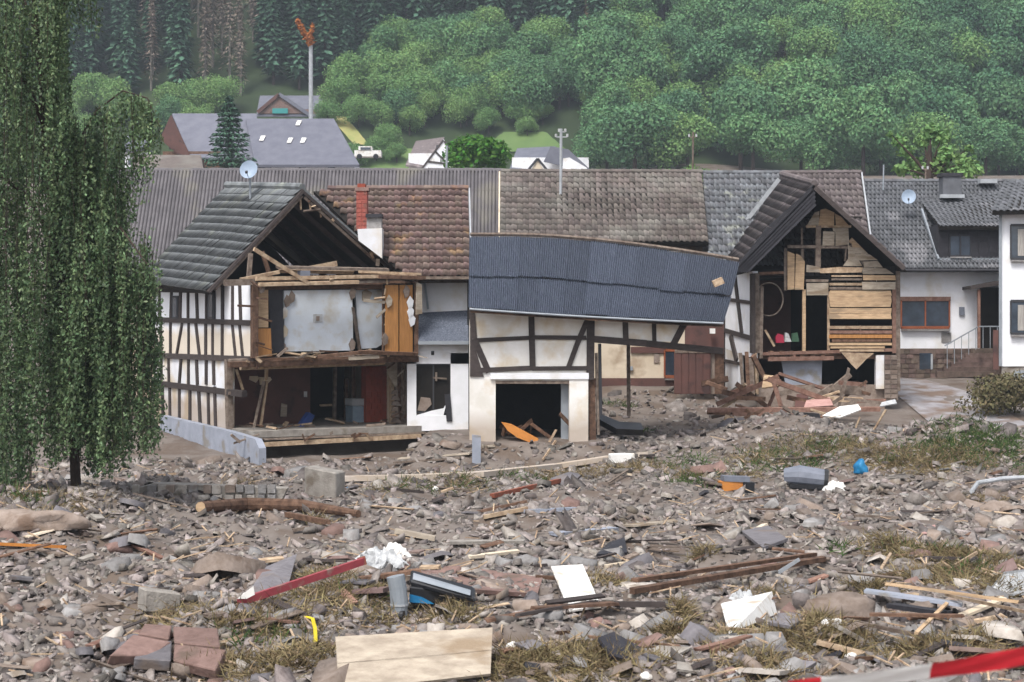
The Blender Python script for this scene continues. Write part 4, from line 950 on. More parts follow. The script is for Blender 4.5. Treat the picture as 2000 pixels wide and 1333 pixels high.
# maypole with withered forked top behind the slate roof
t = thing('maypole', 'tall pale pole topped by a withered orange brown fork, behind the big slate roof', 'maypole', (W(608, 300, 178).x, 178, gz(W(608, 300, 178).x, 178)))
MB().tube([t.location, W(607, 85, 178)], [.26, .2], 8).build('pole', 'metal_white', t)
MB().tube([W(607, 90, 178), W(598, 68, 178), W(582, 38, 178)], [.3, .22, .06], 7).build('branch', 'orange_leaf', t)
MB().tube([W(607, 88, 178), W(607, 66, 178), W(610, 44, 178)], [.24, .16, .05], 7).build('branch', 'orange_leaf', t)
V = []; Fq = []
for k in range(420):
    f = random.random(); px = 606 - 26 * f + random.gauss(0, 3.5 - 2 * f); py = 84 - 44 * f + random.gauss(0, 3)
    if random.random() < .25: px = 607 + 3 * f + random.gauss(0, 2); py = 86 - 38 * f
    c = W(px, py, 178 + random.uniform(-.6, .6)); a = Vector((random.gauss(0, 1), random.gauss(0, 1), random.gauss(0, 1))).normalized() * .2; b = Vector((random.gauss(0, 1), random.gauss(0, 1), random.gauss(0, 1))).normalized() * .14
    n0 = len(V); V += [c - a, c - b, c + a, c + b]; Fq.append((n0, n0 + 1, n0 + 2, n0 + 3))
V = np.array([tuple(v) for v in V]) - np.array(t.location); link('withered_leaves', np_mesh('leaves', V, Fq, 'orange_leaf'), t, t.location)
# ================================================================== trees
def unit(v): return v / np.maximum(np.linalg.norm(v, axis=-1, keepdims=True), 1e-9)
def cards(P, Nn, size, asp=.6, tang=None):
    n = len(P); Nn = unit(Nn)
    t = rng.normal(size=(n, 3)) if tang is None else tang
    a = unit(np.cross(Nn, t)); b = np.cross(Nn, a)
    if tang is not None: a, b = b, a
    s = np.asarray(size).reshape(-1, 1)
    V = np.stack([P - a * s, P - b * s * asp, P + a * s * rng.uniform(.8, 1.2, (n, 1)), P + b * s * asp], 1).reshape(-1, 3)
    Fq = np.arange(n * 4).reshape(n, 4)
    return V, Fq
def crown_cards(n, rx, rz, size, lobes, squash=1.0, topheavy=.25):
    """leaf clumps scattered over an uneven set of lobes"""
    ang = rng.uniform(0, 2 * np.pi, lobes); el_ = rng.uniform(-.5, 1.0, lobes); rr = rng.uniform(.3, .85, lobes)
    C = np.stack([np.cos(ang) * rx * rr * np.cos(el_), np.sin(ang) * rx * rr * np.cos(el_), np.sin(el_) * rz * .68], 1)
    C[0] = (0, 0, rz * .35); LR = rng.uniform(.22, .58, lobes) * rx; LR[0] = rx * .55
    w_ = LR ** 2; w_ /= w_.sum(); k = rng.choice(lobes, n, p=w_)
    d = unit(rng.normal(size=(n, 3)) + np.array([0, 0, topheavy])); r = LR[k][:, None] * rng.uniform(.6, 1.14, (n, 1))
    P = C[k] + d * r * np.array([1, 1, squash]); P[:, 2] += rz
    Nn = d + rng.normal(size=(n, 3)) * .7 + np.array([0, 0, .25])
    return cards(P, Nn, rng.uniform(.6, 1.25, n) * size)
def trunk_mb(h, r, limbs=4, lean=(0, 0), spread=2.0):
    mb = MB(); mb.tube([(0, 0, -.6), (lean[0] * .4, lean[1] * .4, h * .5), (lean[0], lean[1], h)], [r, r * .8, r * .45], 7)
    for i in range(limbs):
        a = i * 2.4 + .5; z0 = h * random.uniform(.45, .8)
        mb.tube([(lean[0] * .5, lean[1] * .5, z0), (math.cos(a) * spread * .5, math.sin(a) * spread * .5, z0 + h * .25), (math.cos(a) * spread, math.sin(a) * spread, z0 + h * .45)], [r * .4, r * .25, r * .08], 5)
    return mb
def mesh_of(mb, name, m):
    me = bpy.data.meshes.new(name); me.from_pydata([tuple(v) for v in mb.v], [], mb.f); me.materials.append(MATS[m]); return me
def broadleaf_meshes(n, cards_n, size, m, k):
    out_ = []
    for i in range(k):
        rx, rz = random.uniform(4.6, 5.6), random.uniform(3.9, 5.0)
        V, Fq = crown_cards(cards_n, rx, rz, size, random.randint(9, 14)); V[:, 2] += .2
        out_.append((np_mesh('crown', V, Fq, m), mesh_of(trunk_mb(6, .28), 'trunk', 'bark')))
    return out_
def conifer_meshes(n, m, dead, k):
    out_ = []
    for i in range(k):
        h = random.uniform(18, 23); rb = random.uniform(2.0, 2.7)
        nn = n; t = rng.random(nn) ** .8; z = 2 + t * (h - 2) if not dead else 3 + t * (h - 3)
        whorl = np.round(z / .8) * .8; z = whorl + rng.normal(size=nn) * .12
        rmax = rb * (1 - (z / h) ** 1.15) + .15; ang = rng.uniform(0, 2 * np.pi, nn); q = rng.random(nn) ** (.5)
        rr = rmax * q * rng.uniform(.7, 1.1, nn)
        P = np.stack([np.cos(ang) * rr, np.sin(ang) * rr, z - rr * .35], 1)
        rad = np.stack([np.cos(ang), np.sin(ang), -.45 + 0 * ang], 1) + rng.normal(size=(nn, 3)) * .2
        Nn = np.stack([np.cos(ang) * .45, np.sin(ang) * .45, np.ones(nn)], 1) + rng.normal(size=(nn, 3)) * .35
        V, Fq = cards(P, Nn, rng.uniform(.45, .95, nn) * (.8 if dead else 1.0), .45 if not dead else .22, unit(rad))
        mb = MB(); mb.tube([(0, 0, -.8), (0, 0, h * .5), (0, 0, h * .98)], [.28, .18, .03], 6)
        out_.append((np_mesh('crown', V, Fq, m), mesh_of(mb, 'trunk', 'bark_pale' if dead else 'bark')))
    return out_
LANDS = [(608, 120, 'the maypole'), (590, 260, 'the big slate roof'), (448, 250, 'the fir tree'), (935, 290, 'the round tree'), (1098, 300, 'the white power mast'), (1146, 90, 'the rusty spruce'), (840, 290, 'the white timbered cottage'), (1590, 340, 'the boarded gable'),
 (1820, 290, 'the loose walnut'), (565, 200, 'the brick gabled house'), (370, 130, 'the bare dead spruces'), (1353, 300, 'the brown mast'), (1725, 330, 'the thin grey rod'), (220, 180, 'the birch arch'), (1980, 340, 'the rightmost house roof'), (1230, 330, 'the tiny white bungalow')]
def plant(pair, name, label, cat, loc, sc, group=None, szz=1.0):
    if group:
        px = 1000 + loc[0] / loc[1] * FPX; py = 620 - (loc[2] + 4 * sc - CAMH) / loc[1] * FPX
        dd = sorted(((px - a) ** 2 + (py - b) ** 2, a, b, p_) for a, b, p_ in LANDS); _, a, b, p_ = dd[0]
        dx, dy = px - a, py - b
        far_ = 'high' if dy < -160 else 'far' if abs(dx) > 130 else 'well' if abs(dx) > 70 or dy < -90 else 'just'
        rel = ('above' if dy < 0 else 'below') if abs(dy) > 1.3 * abs(dx) else ('up left of' if dx < 0 else 'up right of') if dy < -.4 * abs(dx) else ('left of' if dx < 0 else 'right of')
        sz_ = 'large' if sc > 1.0 else 'small' if sc < .72 else 'middling'
        label = sz_ + ' ' + label.split(' in the ')[0].split(' on the ')[0] + ' ' + far_ + ' ' + rel + ' ' + p_
    t = thing(name, label, cat, loc, group); rz = random.uniform(0, 6.28)
    link('crown', pair[0], t, loc, (0, 0, rz), (sc, sc, sc * szz)); link('trunk', pair[1], t, loc, (0, 0, rz), (sc, sc, sc * szz))
    return t
BL = broadleaf_meshes(0, 7600, .245, 'leaf_wood', 7); BLL = broadleaf_meshes(0, 6800, .235, 'leaf_light', 4)
CF = conifer_meshes(1500, 'leaf_fir', False, 4); CD = conifer_meshes(700, 'leaf_dead', True, 3); CR = conifer_meshes(1300, 'leaf_rust', False, 1)
def conif_limit(px):
    return np.interp(px, [0, 300, 480, 520, 620, 700, 735, 800, 900, 960, 1060, 1100, 1170, 1200], [190, 195, 195, 190, 185, 180, 150, 95, 100, 95, 90, 125, 130, -50])
pts = []
for Yt in np.concatenate([np.arange(232, 250, 9.0), np.arange(250, 345, 5.6)]):
    for Xt in np.arange(-.31 * Yt - 6, .31 * Yt + 6, 7.6):
        pts.append((Xt + random.uniform(-2.4, 2.4) + (3.5 if int(Yt / 5.6) % 2 else 0), Yt + random.uniform(-1.8, 1.8), 0))
for Yt in np.arange(256, 345, 4.2):
    for Xt in np.arange(-.28 * Yt, .07 * Yt, 4.3):
        pts.append((Xt + random.uniform(-1.3, 1.3), Yt + random.uniform(-1.2, 1.2), 1))
nb = nc_ = 0
for Xt, Yt, kd in pts:
    z = gz(Xt, Yt); px = 1000 + Xt / Yt * FPX; py = 620 - (z - CAMH) / Yt * FPX
    if py < -14 or px < -90 or px > 2090: continue
    if kd != (py < conif_limit(px)): continue
    lim = conif_limit(px)
    if py < lim:
        dead = 270 < px < 510 and lim - 190 < py
        if dead and random.random() < .75:
            plant(random.choice(CD), 'dead_spruce', 'bare grey dead spruce in the stand left of the maypole', 'tree', (Xt, Yt, z), random.uniform(.62, .85), 'dead spruces on the hillside')
        else:
            plant(random.choice(CF), 'spruce', 'dark green spruce in the conifer wood on the hillside', 'tree', (Xt, Yt, z), random.uniform(.8, 1.1), 'spruces of the hillside wood'); nc_ += 1
    else:
        # meadow strip and village clearing stay open
        if Yt < 250 and px < 1165: continue
        if 640 < px < 720 and 215 < py < 345: continue
        if 690 < px < 1010 and py > 235: continue
        if 960 < px < 1130 and 255 < py: continue
        if 470 < px < 665 and 178 < py < 345: continue
        light = (px < 1000 and py > 150 and random.random() < .75) or random.random() < .16
        sc = random.uniform(.75, 1.25) if px > 1150 else random.uniform(.6, 1.0)
        if px < 680: sc *= .7
        if light: plant(random.choice(BLL), 'broadleaf_tree', 'light green tree in the wood on the hillside', 'tree', (Xt, Yt, z), sc * .9, 'light green trees on the hillside')
        else: plant(random.choice(BL), 'broadleaf_tree', 'blue green tree in the wood on the hillside', 'tree', (Xt, Yt, z), sc, 'blue green trees on the hillside', random.uniform(.9, 1.2))
        nb += 1
for k in range(85):
    px, py = random.uniform(650, 1190), random.uniform(95, 262)
    if py < conif_limit(px) + 6 or px < 735 and py > 195: continue
    if 960 < px < 1120 and py > 236: continue
    q = drop(px, py); lt = random.random() < .5
    plant(random.choice(BLL if lt else BL), 'broadleaf_tree', ('light green' if lt else 'blue green') + ' tree in the wood', 'tree', q, random.uniform(.5, .85), 'light green trees on the hillside' if lt else 'blue green trees on the hillside')
p = drop(1146, 150); plant(CR[0], 'rusty_spruce', 'lone withered rusty spruce at the edge of the conifer wood', 'tree', drop(1146, 112), .5, None)
for k, (px, py, sc) in enumerate(((745, 262, .5), (700, 250, .5), (668, 226, .6), (800, 265, .5), (760, 300, .45), (830, 250, .55), (900, 250, .5), (955, 262, .45), (690, 330, .4), (735, 318, .42), (775, 322, .35), (1165, 322, .45), (1175, 300, .5), (1030, 268, .3),
        (330, 230, .6), (380, 222, .6), (430, 225, .6), (170, 230, .7), (220, 235, .7), (640, 250, .4), (1010, 250, .5), (1060, 245, .4))):
    q = drop(px, py)
    plant(random.choice(BLL), 'shrub', 'pale green shrub on the slope among the village houses', 'shrub', q, sc, 'shrubs among the village houses')
for k, (px, py, sc, Y) in enumerate(((1310, 344, .3, 120), (1350, 346, .35, 120), (1400, 345, .3, 118), (1440, 345, .28, 118), (1290, 348, .3, 116), (710, 346, .3, 120), (750, 350, .3, 122))):
    q = W(px, py, Y); q.z = q.z - 2.4
    plant(random.choice(BLL), 'garden_bush', 'yellow green bush in the back garden', 'bush', q, sc, 'bushes behind the old roofs')
# round green tree
V, Fq = crown_cards(3600, 3.1, 2.9, .26, 18, .95, .5); V[:, 2] += .6
q = W(933, 345, 140); t = thing('round_tree', 'dense round bright green tree standing behind the old roofs', 'tree', (q.x, 140, gz(q.x, 140)))
zb = W(933, 338, 140).z - .6
link('crown', np_mesh('crown', V * np.array([.82, .82, .68]), Fq, 'leaf_bright'), t, (q.x, 140, zb - .7))
mb = MB(); mb.tube([(q.x, 140, t.location.z - .3), (q.x, 140, zb + 1)], [.3, .2], 7); mb.build('trunk', 'bark', t)
# fir in front of the slate roofs
nn = 4200; h = 9.2
tz = rng.random(nn) ** .75; z = tz * h; whorl = np.round(z / .55) * .55; z = whorl + rng.normal(size=nn) * .09
ang = rng.choice(9, nn) * 2 * np.pi / 9 + whorl * 2.1 + rng.normal(size=nn) * .22; rmax = 3.3 * (1 - (z / h)) ** .8 + .1; rr = rmax * rng.random(nn) ** .6 * (1 + .15 * np.sin(whorl * 9))
P = np.stack([np.cos(ang) * rr, np.sin(ang) * rr, z - rr * .18 + .1 * rr ** 1.6], 1); rad = np.stack([np.cos(ang), np.sin(ang), -.1 + 0 * ang], 1) + rng.normal(size=(nn, 3)) * .25
V, Fq = cards(P, np.stack([np.cos(ang) * .3, np.sin(ang) * .3, np.ones(nn)], 1) + rng.normal(size=(nn, 3)) * .4, rng.uniform(.16, .36, nn), .45, unit(rad))
q = W(448, 352, 158); t = thing('fir_tree', 'dark bluish fir tree in front of the big slate roof', 'tree', (q.x, 158, gz(q.x, 158)))
ft = W(446, 186, 158); sc = (ft.z - q.z) / h
link('crown', np_mesh('crown', V, Fq, 'leaf_fir'), t, (q.x, 158, q.z), None, (sc * .95, sc * .95, sc))
mb = MB(); mb.tube([(q.x, 158, t.location.z - .3), (q.x, 158, ft.z - .5)], [.28, .05], 7); mb.build('trunk', 'bark', t)
# loose leafy tree at the right: separate branches
t = thing('walnut_tree', 'loose yellow green tree with separate branches behind the dormer house roof', 'tree', (W(1815, 350, 100).x, 100, gz(W(1815, 350, 100).x, 100)))
q = W(1815, 352, 100); mb = MB(); mb.tube([t.location, q, W(1816, 285, 100)], [.3, .24, .1], 7)
allP = []; allN = []
for (px, py, r_, n_) in ((1818, 255, 18, 120), (1805, 275, 20, 130), (1838, 270, 20, 150), (1755, 275, 16, 90), (1768, 295, 18, 110), (1785, 318, 22, 150), (1850, 300, 24, 170), (1885, 318, 24, 170), (1900, 335, 22, 150), (1830, 325, 26, 190), (1800, 335, 24, 160), (1760, 330, 18, 110), (1868, 340, 26, 180), (1740, 262, 8, 30), (1893, 290, 10, 40)):
    c = W(px, py, 100 + random.uniform(-1.5, 1.5)); mb.tube([q + Vector((0, 0, .2)), q.lerp(c, .55) + Vector((0, 0, .15)), c], [.09, .06, .02], 5)
    d = unit(rng.normal(size=(n_, 3))); allP.append(np.array(c) + d * r_ / 34.8 * rng.uniform(.3, 1.05, (n_, 1)) * np.array([1, 1, .8])); allN.append(d + rng.normal(size=(n_, 3)) * .6 + np.array([0, 0, .4]))
P = np.concatenate(allP); V, Fq = cards(P, np.concatenate(allN), rng.uniform(.10, .2, len(P)), .6)
link('crown', np_mesh('crown', V - np.array(t.location), Fq, 'leaf_light'), t, t.location); mb.build('trunk', 'bark', t)

# ---------------- weeping birch, left foreground
t = thing('weeping_birch', 'tall weeping birch with hanging dark green branches at the left', 'tree', (W(150, 968, 40).x, 40, gz(W(150, 968, 40).x, 40)))
bb = Vector(t.location); mb = MB()
def limb(pp, r0, r1): mb.tube(pp, list(np.linspace(r0, r1, len(pp))), 8)
limb([bb + Vector((0, 0, -.2)), W(146, 900, 39.4), W(138, 760, 39.1), W(120, 560, 39.3), W(98, 380, 39.4), W(80, 180, 39.4), W(62, -60, 39.5), W(50, -260, 39.6)], .125, .04)
LIMBS = [([(98, 380), (140, 300), (190, 215), (240, 178), (288, 192), (300, 220)], 38.6, .035), ([(80, 180), (110, 40), (160, -50), (195, -60)], 38.4, .05), ([(85, 240), (50, 160), (0, 130), (-80, 150)], 38.2, .07),
         ([(120, 560), (170, 470), (235, 445), (290, 520)], 38.0, .05), ([(110, 480), (50, 380), (-20, 330), (-120, 380)], 38.0, .06), ([(70, 60), (30, -40), (-60, -80)], 40.5, .05), ([(105, 440), (160, 380), (215, 330), (262, 330)], 40.8, .05),
         ([(75, 100), (110, 110), (128, 160)], 39.0, .03)]
for pp, Yl, r_ in LIMBS: limb([W(a, b, 39.3 + (Yl - 39.3) * i / (len(pp) - 1)) for i, (a, b) in enumerate(pp)], r_, r_ * .3)
mb.build('trunk', 'bark', t)
strP = []; strN = []; strT = []; tw = MB()
def strand(px, y0, y1, Y, dens=1.0, drift=0.0):
    a = W(px, y0, Y); b = W(px + drift, y1, Y + random.uniform(-.15, .15)); Ln = (a - b).length
    if Ln < .15: return
    n = int(Ln * 36 * dens * random.choice([.45, .8, 1.0, 1.3])) + 3
    t_ = np.sort(rng.random(n)); ph = rng.uniform(0, 6.28)
    swx = .09 * np.sin(t_ * Ln * 1.6 + ph) * t_; 
    P = np.array(a)[None] * (1 - t_[:, None]) + np.array(b)[None] * t_[:, None]; P[:, 0] += swx
    P += rng.normal(size=(n, 3)) * np.array([.045, .045, .02])
    strP.append(P); strN.append(rng.normal(size=(n, 3)) + np.array([0, -.5, .55])); strT.append(np.tile([[0, 0, -1.0]], (n, 1)) + rng.normal(size=(n, 3)) * .45)
    if random.random() < .25:
        tw.tube([a, a.lerp(b, .5) + Vector((.05 * math.sin(ph), 0, 0)), b], [.008, .006, .004], 3)
def field(n, xr, y0r, y1r, Yr, dens=1.0, f=None):
    for _ in range(n):
        px = random.uniform(*xr); y0 = random.uniform(*y0r); y1 = random.uniform(*y1r)
        if f: y0, y1 = f(px, y0, y1)
        strand(px, y0, y1, random.uniform(*Yr), dens, random.gauss(0, 6))
def prof(px):  # lower edge of the curtain
    return float(np.interp(px, [-60, 0, 40, 60, 110, 140, 180, 215, 240, 262, 280, 305, 320], [985, 985, 965, 890, 905, 870, 915, 925, 905, 850, 890, 885, 830]))
def low(px, y0, y1): return y0, prof(px) - abs(random.gauss(0, 60)) + 20
field(150, (-70, 112), (-120, 60), (150, 520), (37.4, 41.5))
field(60, (92, 128), (-60, 40), (130, 300), (38, 40.5))
field(46, (-70, 190), (-160, -60), (-20, 60), (38, 40))
field(26, (135, 190), (-70, -20), (30, 100), (38.2, 38.6), .55)
field(170, (-70, 140), (180, 480), (420, 800), (37.4, 41.5))
field(260, (-70, 205), (420, 640), (800, 990), (37.2, 41.5), 1.0, low)
field(110, (150, 250), (330, 520), (560, 800), (37.6, 41), 1.0)
def arch(px, y0, y1):
    top = float(np.interp(px, [110, 140, 190, 240, 288, 305], [345, 300, 215, 180, 192, 225])) - 6 + abs(random.gauss(0, 14)); return top, min(y1, float(np.interp(px, [130, 150, 235, 262, 300], [330, 620, 600, 470, 330])) - abs(random.gauss(0, 40)))
field(95, (150, 312), (0, 1), (260, 640), (38.2, 39.3), .95, arch)
field(150, (185, 312), (440, 680), (700, 920), (37.5, 40.5), 1.0, low)
field(230, (100, 240), (250, 470), (560, 900), (39, 41.6))
field(70, (110, 215), (560, 640), (820, 930), (39, 41.6), 1.0, low)
field(80, (122, 200), (225, 330), (420, 650), (38.8, 40.2))
field(60, (225, 300), (470, 560), (640, 760), (37.7, 39), 1.0)
P = np.concatenate(strP); n = len(P)
V, Fq = cards(P, np.concatenate(strN), rng.uniform(.032, .058, n), .55, unit(np.concatenate(strT)))
c0 = np.array(t.location); link('crown', np_mesh('leaves', V - c0, Fq, 'leaf_birch'), t, t.location); tw.build('twigs', 'bark', t)
print('birch leaves', n, 'broadleaf', nb, 'conifers', nc_)
t = thing('sapling', 'thin dark sapling trunk left of the birch trunk', 'sapling', drop(58, 940)); bb = Vector(t.location)
MB().tube([bb, bb + Vector((.03, 0, .9)), bb + Vector((-.05, .1, 2.4))], [.05, .04, .02], 6).build('trunk', 'bark', t)

# ---------------- hedge at the right, grass bank, low growth
def tuft(P, Hh, n, spread, blade, m_list=None, up_=.8):
    base = np.array(P)[None] + rng.normal(size=(n, 3)) * np.array([spread, spread, 0]) ; base[:, 2] = ground(base[:, 0], base[:, 1])
    d = unit(rng.normal(size=(n, 3)) * np.array([1, 1, .5]) + np.array([0, 0, up_])); Ln = Hh * rng.uniform(.4, 1.1, (n, 1)); tip = base + d * Ln
    s = unit(np.cross(d, rng.normal(size=(n, 3)))) * blade
    mid = (base + tip) / 2 + rng.normal(size=(n, 3)) * .06 * Hh
    return np.stack([base - s, base + s, mid + s * .8, mid - s * .8, tip], 1)
def build_tufts(name, lst, m, lift=0.0):
    A = np.concatenate(lst); n = len(A); V = A.reshape(-1, 3); V[:, 2] += lift; i = np.arange(n)[:, None] * 5
    F4 = np.concatenate([i + np.array([[0, 1, 2, 3]])]); F3 = np.concatenate([i + np.array([[3, 2, 4]])])
    F4b = np.concatenate([F4, np.concatenate([F3, F3[:, 2:3]], 1)])
    me = bpy.data.meshes.new(name); c = V.mean(0)
    me.from_pydata((V - c).tolist(), [], F4.tolist() + F3.tolist()); me.materials.append(MATS[m])
    o = link(name, me, None, c); return o
gl = []
for px, py, n, sp in ((1340, 905, 260, .55), (1380, 925, 200, .4), (1350, 940, 160, .3), (1520, 890, 260, .5), (1620, 872, 300, .35), (1500, 915, 200, .5), (1585, 905, 200, .35), (1880, 862, 900, .9), (1960, 858, 900, .8), (1840, 880, 500, .7), (1950, 880, 500, .7), (1735, 905, 80, .2), (800, 945, 150, .5), (900, 940, 150, .5), (1010, 930, 150, .4),
        (1200, 790, 60, .25), (1225, 795, 60, .2), (60, 975, 120, .25), (1245, 845, 100, .3), (1640, 1075, 50, .2), (1880, 1080, 80, .3), (1780, 1075, 80, .3), (1900, 1110, 80, .25), (480, 1255, 60, .25), (560, 1240, 60, .2), (690, 1170, 60, .25)):
    gl.append(tuft(drop(px, py), .32, n, sp, .012))
o = build_tufts('grass', gl, 'grass'); o['kind'] = 'stuff'; o['label'] = 'green grass left standing on the bank and between the rubble'
rl = []
for px, py, sp, n in RE: rl.append(tuft(drop(px, py), .34, int(n * 3.2), sp * .8, .008, up_=.18))
o = build_tufts('flattened_reeds', rl, 'reed'); o['kind'] = 'stuff'; o['label'] = 'matted dry reeds and roots caught in the flood rubble'
V, Fq = crown_cards(5200, 1.75, .85, .075, 22, .6, .4); q = W(1975, 812, 65)
o = link('hedge', np_mesh('hedge', V * np.array([1, .7, 1.05]), Fq, 'hedge'), None, (q.x, q.y, gz(q.x, q.y) - .3)); tag(o, 'withered brown green hedge before the white house at the right edge', 'hedge')
# ================================================================== debris
ITEMS = []
def item(o, px, py, phrase): ITEMS.append((px, py, phrase)); return o
def laid(name, m, pts, th, label, cat, lifts=None, lift=.05, group=None, bev=0, phrase=None):
    """a flat piece lying on the rubble: outline corners found where they meet the ground"""
    P = [drop(x, y, lift + (lifts[i] if lifts else 0)) for i, (x, y) in enumerate(pts)]
    n = (P[1] - P[0]).cross(P[2] - P[0]).normalized()
    if n.z < 0: n = -n
    o = MB().prism(P, -n * th).build(name, m, bev=bev)
    tag(o, label, cat, group)
    c = np.mean(pts, 0); ITEMS.append((c[0], c[1], phrase or ' '.join(label.split()[:3]))); return o
def lying(name, m, x0, y0, x1, y1, wd, th, label, cat, lift=.08, l1=None, group=None, jit=.015, up=(0, 0, 1)):
    a = drop(x0, y0, lift); b = drop(x1, y1, lift if l1 is None else l1)
    o = MB().beam(a, b, th, wd, jit=jit).build(name, m); tag(o, label, cat, group); ITEMS.append(((x0 + x1) / 2, (y0 + y1) / 2, ' '.join(label.split()[:3]))); return o
def bag(name, m, px, py, rx, ry, rz, label, cat, lift=0, seed=0):
    P0 = drop(px, py, lift); r = np.random.default_rng(seed)
    import bmesh
    bm = bmesh.new(); bmesh.ops.create_icosphere(bm, subdivisions=3, radius=1)
    V = np.array([tuple(v.co) for v in bm.verts]); Fq = np.array([[v.index for v in f.verts] for f in bm.faces]); bm.free()
    for s in (1.3, 2.7, 6): 
        o_ = r.normal(size=(3, 3)) * s; V = V * (1 + (.22 / s ** .5) * np.sin(V @ o_ + r.random(3) * 6).sum(1)[:, None] / 1.7)
    V = V * np.array([rx, ry, rz]); V[:, 2] = np.maximum(V[:, 2], -rz * .35)
    o = link(name, np_mesh(name, V, Fq, m), None, P0 + Vector((0, 0, rz * .3))); tag(o, label, cat); ITEMS.append((px, py, ' '.join(label.split()[:3]))); return o

def crumple(name, m, px, py, rx, ry, rz, label, cat, lift=0, seed=0):
    r = np.random.default_rng(seed); P0 = drop(px, py, lift); n_ = 15; rows = []
    for i in range(n_):
        rr = []
        for j in range(n_):
            u, v = i / (n_ - 1) * 2 - 1, j / (n_ - 1) * 2 - 1; d = max(abs(u), abs(v))
            h = rz * (1 - d ** 2.2) * r.uniform(.35, 1.25); k = 1 + r.normal() * .12
            rr.append(P0 + Vector((u * rx * k * (1.12 - .3 * v * v), v * ry * k * (1.12 - .3 * u * u), h + r.normal() * .01)))
        rows.append(rr)
    o = MB().grid(rows).build(name, m); tag(o, label, cat); ITEMS.append((px, py, ' '.join(label.split()[:3]))); return o
# pier, rail and slab beside the houses
o = ppart(Frame((drop(625, 972).x, drop(625, 972).y), -18), 'concrete_pier', 'concrete', None, [(594, 985), (656, 990), (656, 924), (594, 912)], 0, .6, bev=.03); tag(o, 'pale concrete gate pier standing in the rubble, left end of the white rail', 'pier'); ITEMS.append((625, 945, 'pale concrete pier'))
RA = [(655, 943), (830, 939), (935, 934), (1090, 917), (1190, 902), (1270, 893)]
P = [drop(x, y, .10) for x, y in RA]; mb = MB(); 
for a, b in zip(P[:-1], P[1:]): mb.beam(a, b, .14, .30)
tag(mb.build('kerb', 'plaster_flood'), 'long white edging strip lying along the bank before the garage', 'edging')
f_ = Frame((0, 45), -18)
YW = drop(420, 984).y
ww = ppart(Frame((0, YW), 0), 'garden_wall', 'concrete', None, [(255, 1000), (540, 1000), (560, 955), (300, 945), (255, 958)], .05, .5); tag(ww, 'low broken stone garden wall half buried between birch and concrete pier', 'wall')
fw_ = Frame((0, YW), 0)
for i in range(26):
    x = 262 + (i % 13) * 22 + random.uniform(-4, 4); y = 948 + (i // 13) * 19
    part(fw_, 'stone', random.choice(['stone_pale', 'stone_pale', 'stone_grey', 'stone_brown']), ww, x, y, x + random.uniform(12, 20), y + random.uniform(13, 17), -random.uniform(.02, .08), .12)
FS2 = Frame((-8.4, 58), -60)
sl = MB()
Pq = [W(316, 812, 66), W(445, 842, 59.4), W(478, 862, 57.6), W(500, 884, 56.6), W(505, 912, 56.2), W(470, 903, 57), W(420, 870, 59), W(345, 862, 63.5), W(318, 838, 65.8)]
FS.slab(sl, [(506, 912), (488, 912), (447, 890), (390, 872), (312, 845), (312, 811), (445, 842), (498, 858), (506, 876)], -.25, .24); tag(sl.build('base_wall', 'concrete_blue'), 'pale blue grey concrete wall at the foot of the torn house', 'wall'); ITEMS.append((420, 860, 'blue grey wall'))
o = ppart(Frame((0, drop(930, 908).y), 0), 'metal_post', 'concrete_blue', None, [(922, 912), (939, 912), (939, 852), (922, 850)], 0, .2); tag(o, 'short pale grey post standing upright before the garage', 'post')
o = ppart(Frame((drop(1215, 903).x, drop(1215, 903).y), 6), 'white_box', 'white_board', None, [(1193, 906), (1240, 904), (1240, 886), (1192, 888)], 0, .4, bev=.02); tag(o, 'white box lying on the edging strip before the garage', 'box')
for i in range(4): lying('step_plank', 'timber_grey' if i % 2 else 'board_pale', 800 - i * 10, 884 + i * 9, 960 - i * 20, 878 + i * 8, .25, .06, ['long grey plank nearest the hollow under the torn house', 'second pale plank below the hollow of the torn house', 'third grey plank below the hollow of the torn house', 'lowest pale plank before the hollow of the torn house'][i], 'plank', .1, group='planks before the hollow')
# long pieces in the rubble
P = [drop(392, 1004, .14), drop(480, 1000, .17), drop(590, 1001, .14), drop(700, 1012, .08)]
t = MB().tube(P, [.13, .15, .14, .08], 9).build('log', 'timber_brown'); tag(t, 'long peeled brown log lying across the rubble in front of the pier', 'log'); ITEMS.append((545, 1003, 'long peeled log'))
MB().tube([P[0] - (P[1] - P[0]).normalized() * .02, P[0] + (P[1] - P[0]).normalized() * .01], .12, 9).build('cut_end', 'board_tan', t)
lying('splinter', 'timber_brown', 560, 1012, 640, 1028, .12, .1, 'rusty brown splintered branch under the long peeled log', 'branch')
lying('plank', 'orange_paint', -10, 1076, 130, 1082, .09, .05, 'orange painted plank at the left edge of the rubble', 'plank', .12)
lying('beam', 'rust_paint', 962, 978, 1092, 948, .16, .1, 'rust red beam lying aslant before the white edging strip', 'beam', .12)
lying('plank', 'board_pale', 1226, 1034, 1326, 1022, .3, .05, 'cream coloured board end lying in the middle rubble', 'board', .06)
for a in ((1080, 1052, 1200, 1040, .28, 'concrete_blue', 'long grey stone kerb lying in the middle rubble'), (1030, 1008, 1125, 1002, .2, 'concrete_blue', 'short grey kerb behind the long grey stone kerb'), (880, 1068, 1025, 1066, .32, 'concrete', 'flat grey slab left of the long grey stone kerb'),
          (772, 1045, 850, 1060, .3, 'board_pale', 'weathered yellowish plank above the white plastic heap'), (945, 1020, 1030, 1002, .12, 'timber_pale', 'slim pale lath behind the grey slab')):
    lying('slab' if 'slab' in a[6] or 'kerb' in a[6] else 'plank', a[5], *a[:4], a[4], .08, a[6], 'kerbstone' if 'kerb' in a[6] else ('slab' if 'slab' in a[6] else 'plank'), .08)
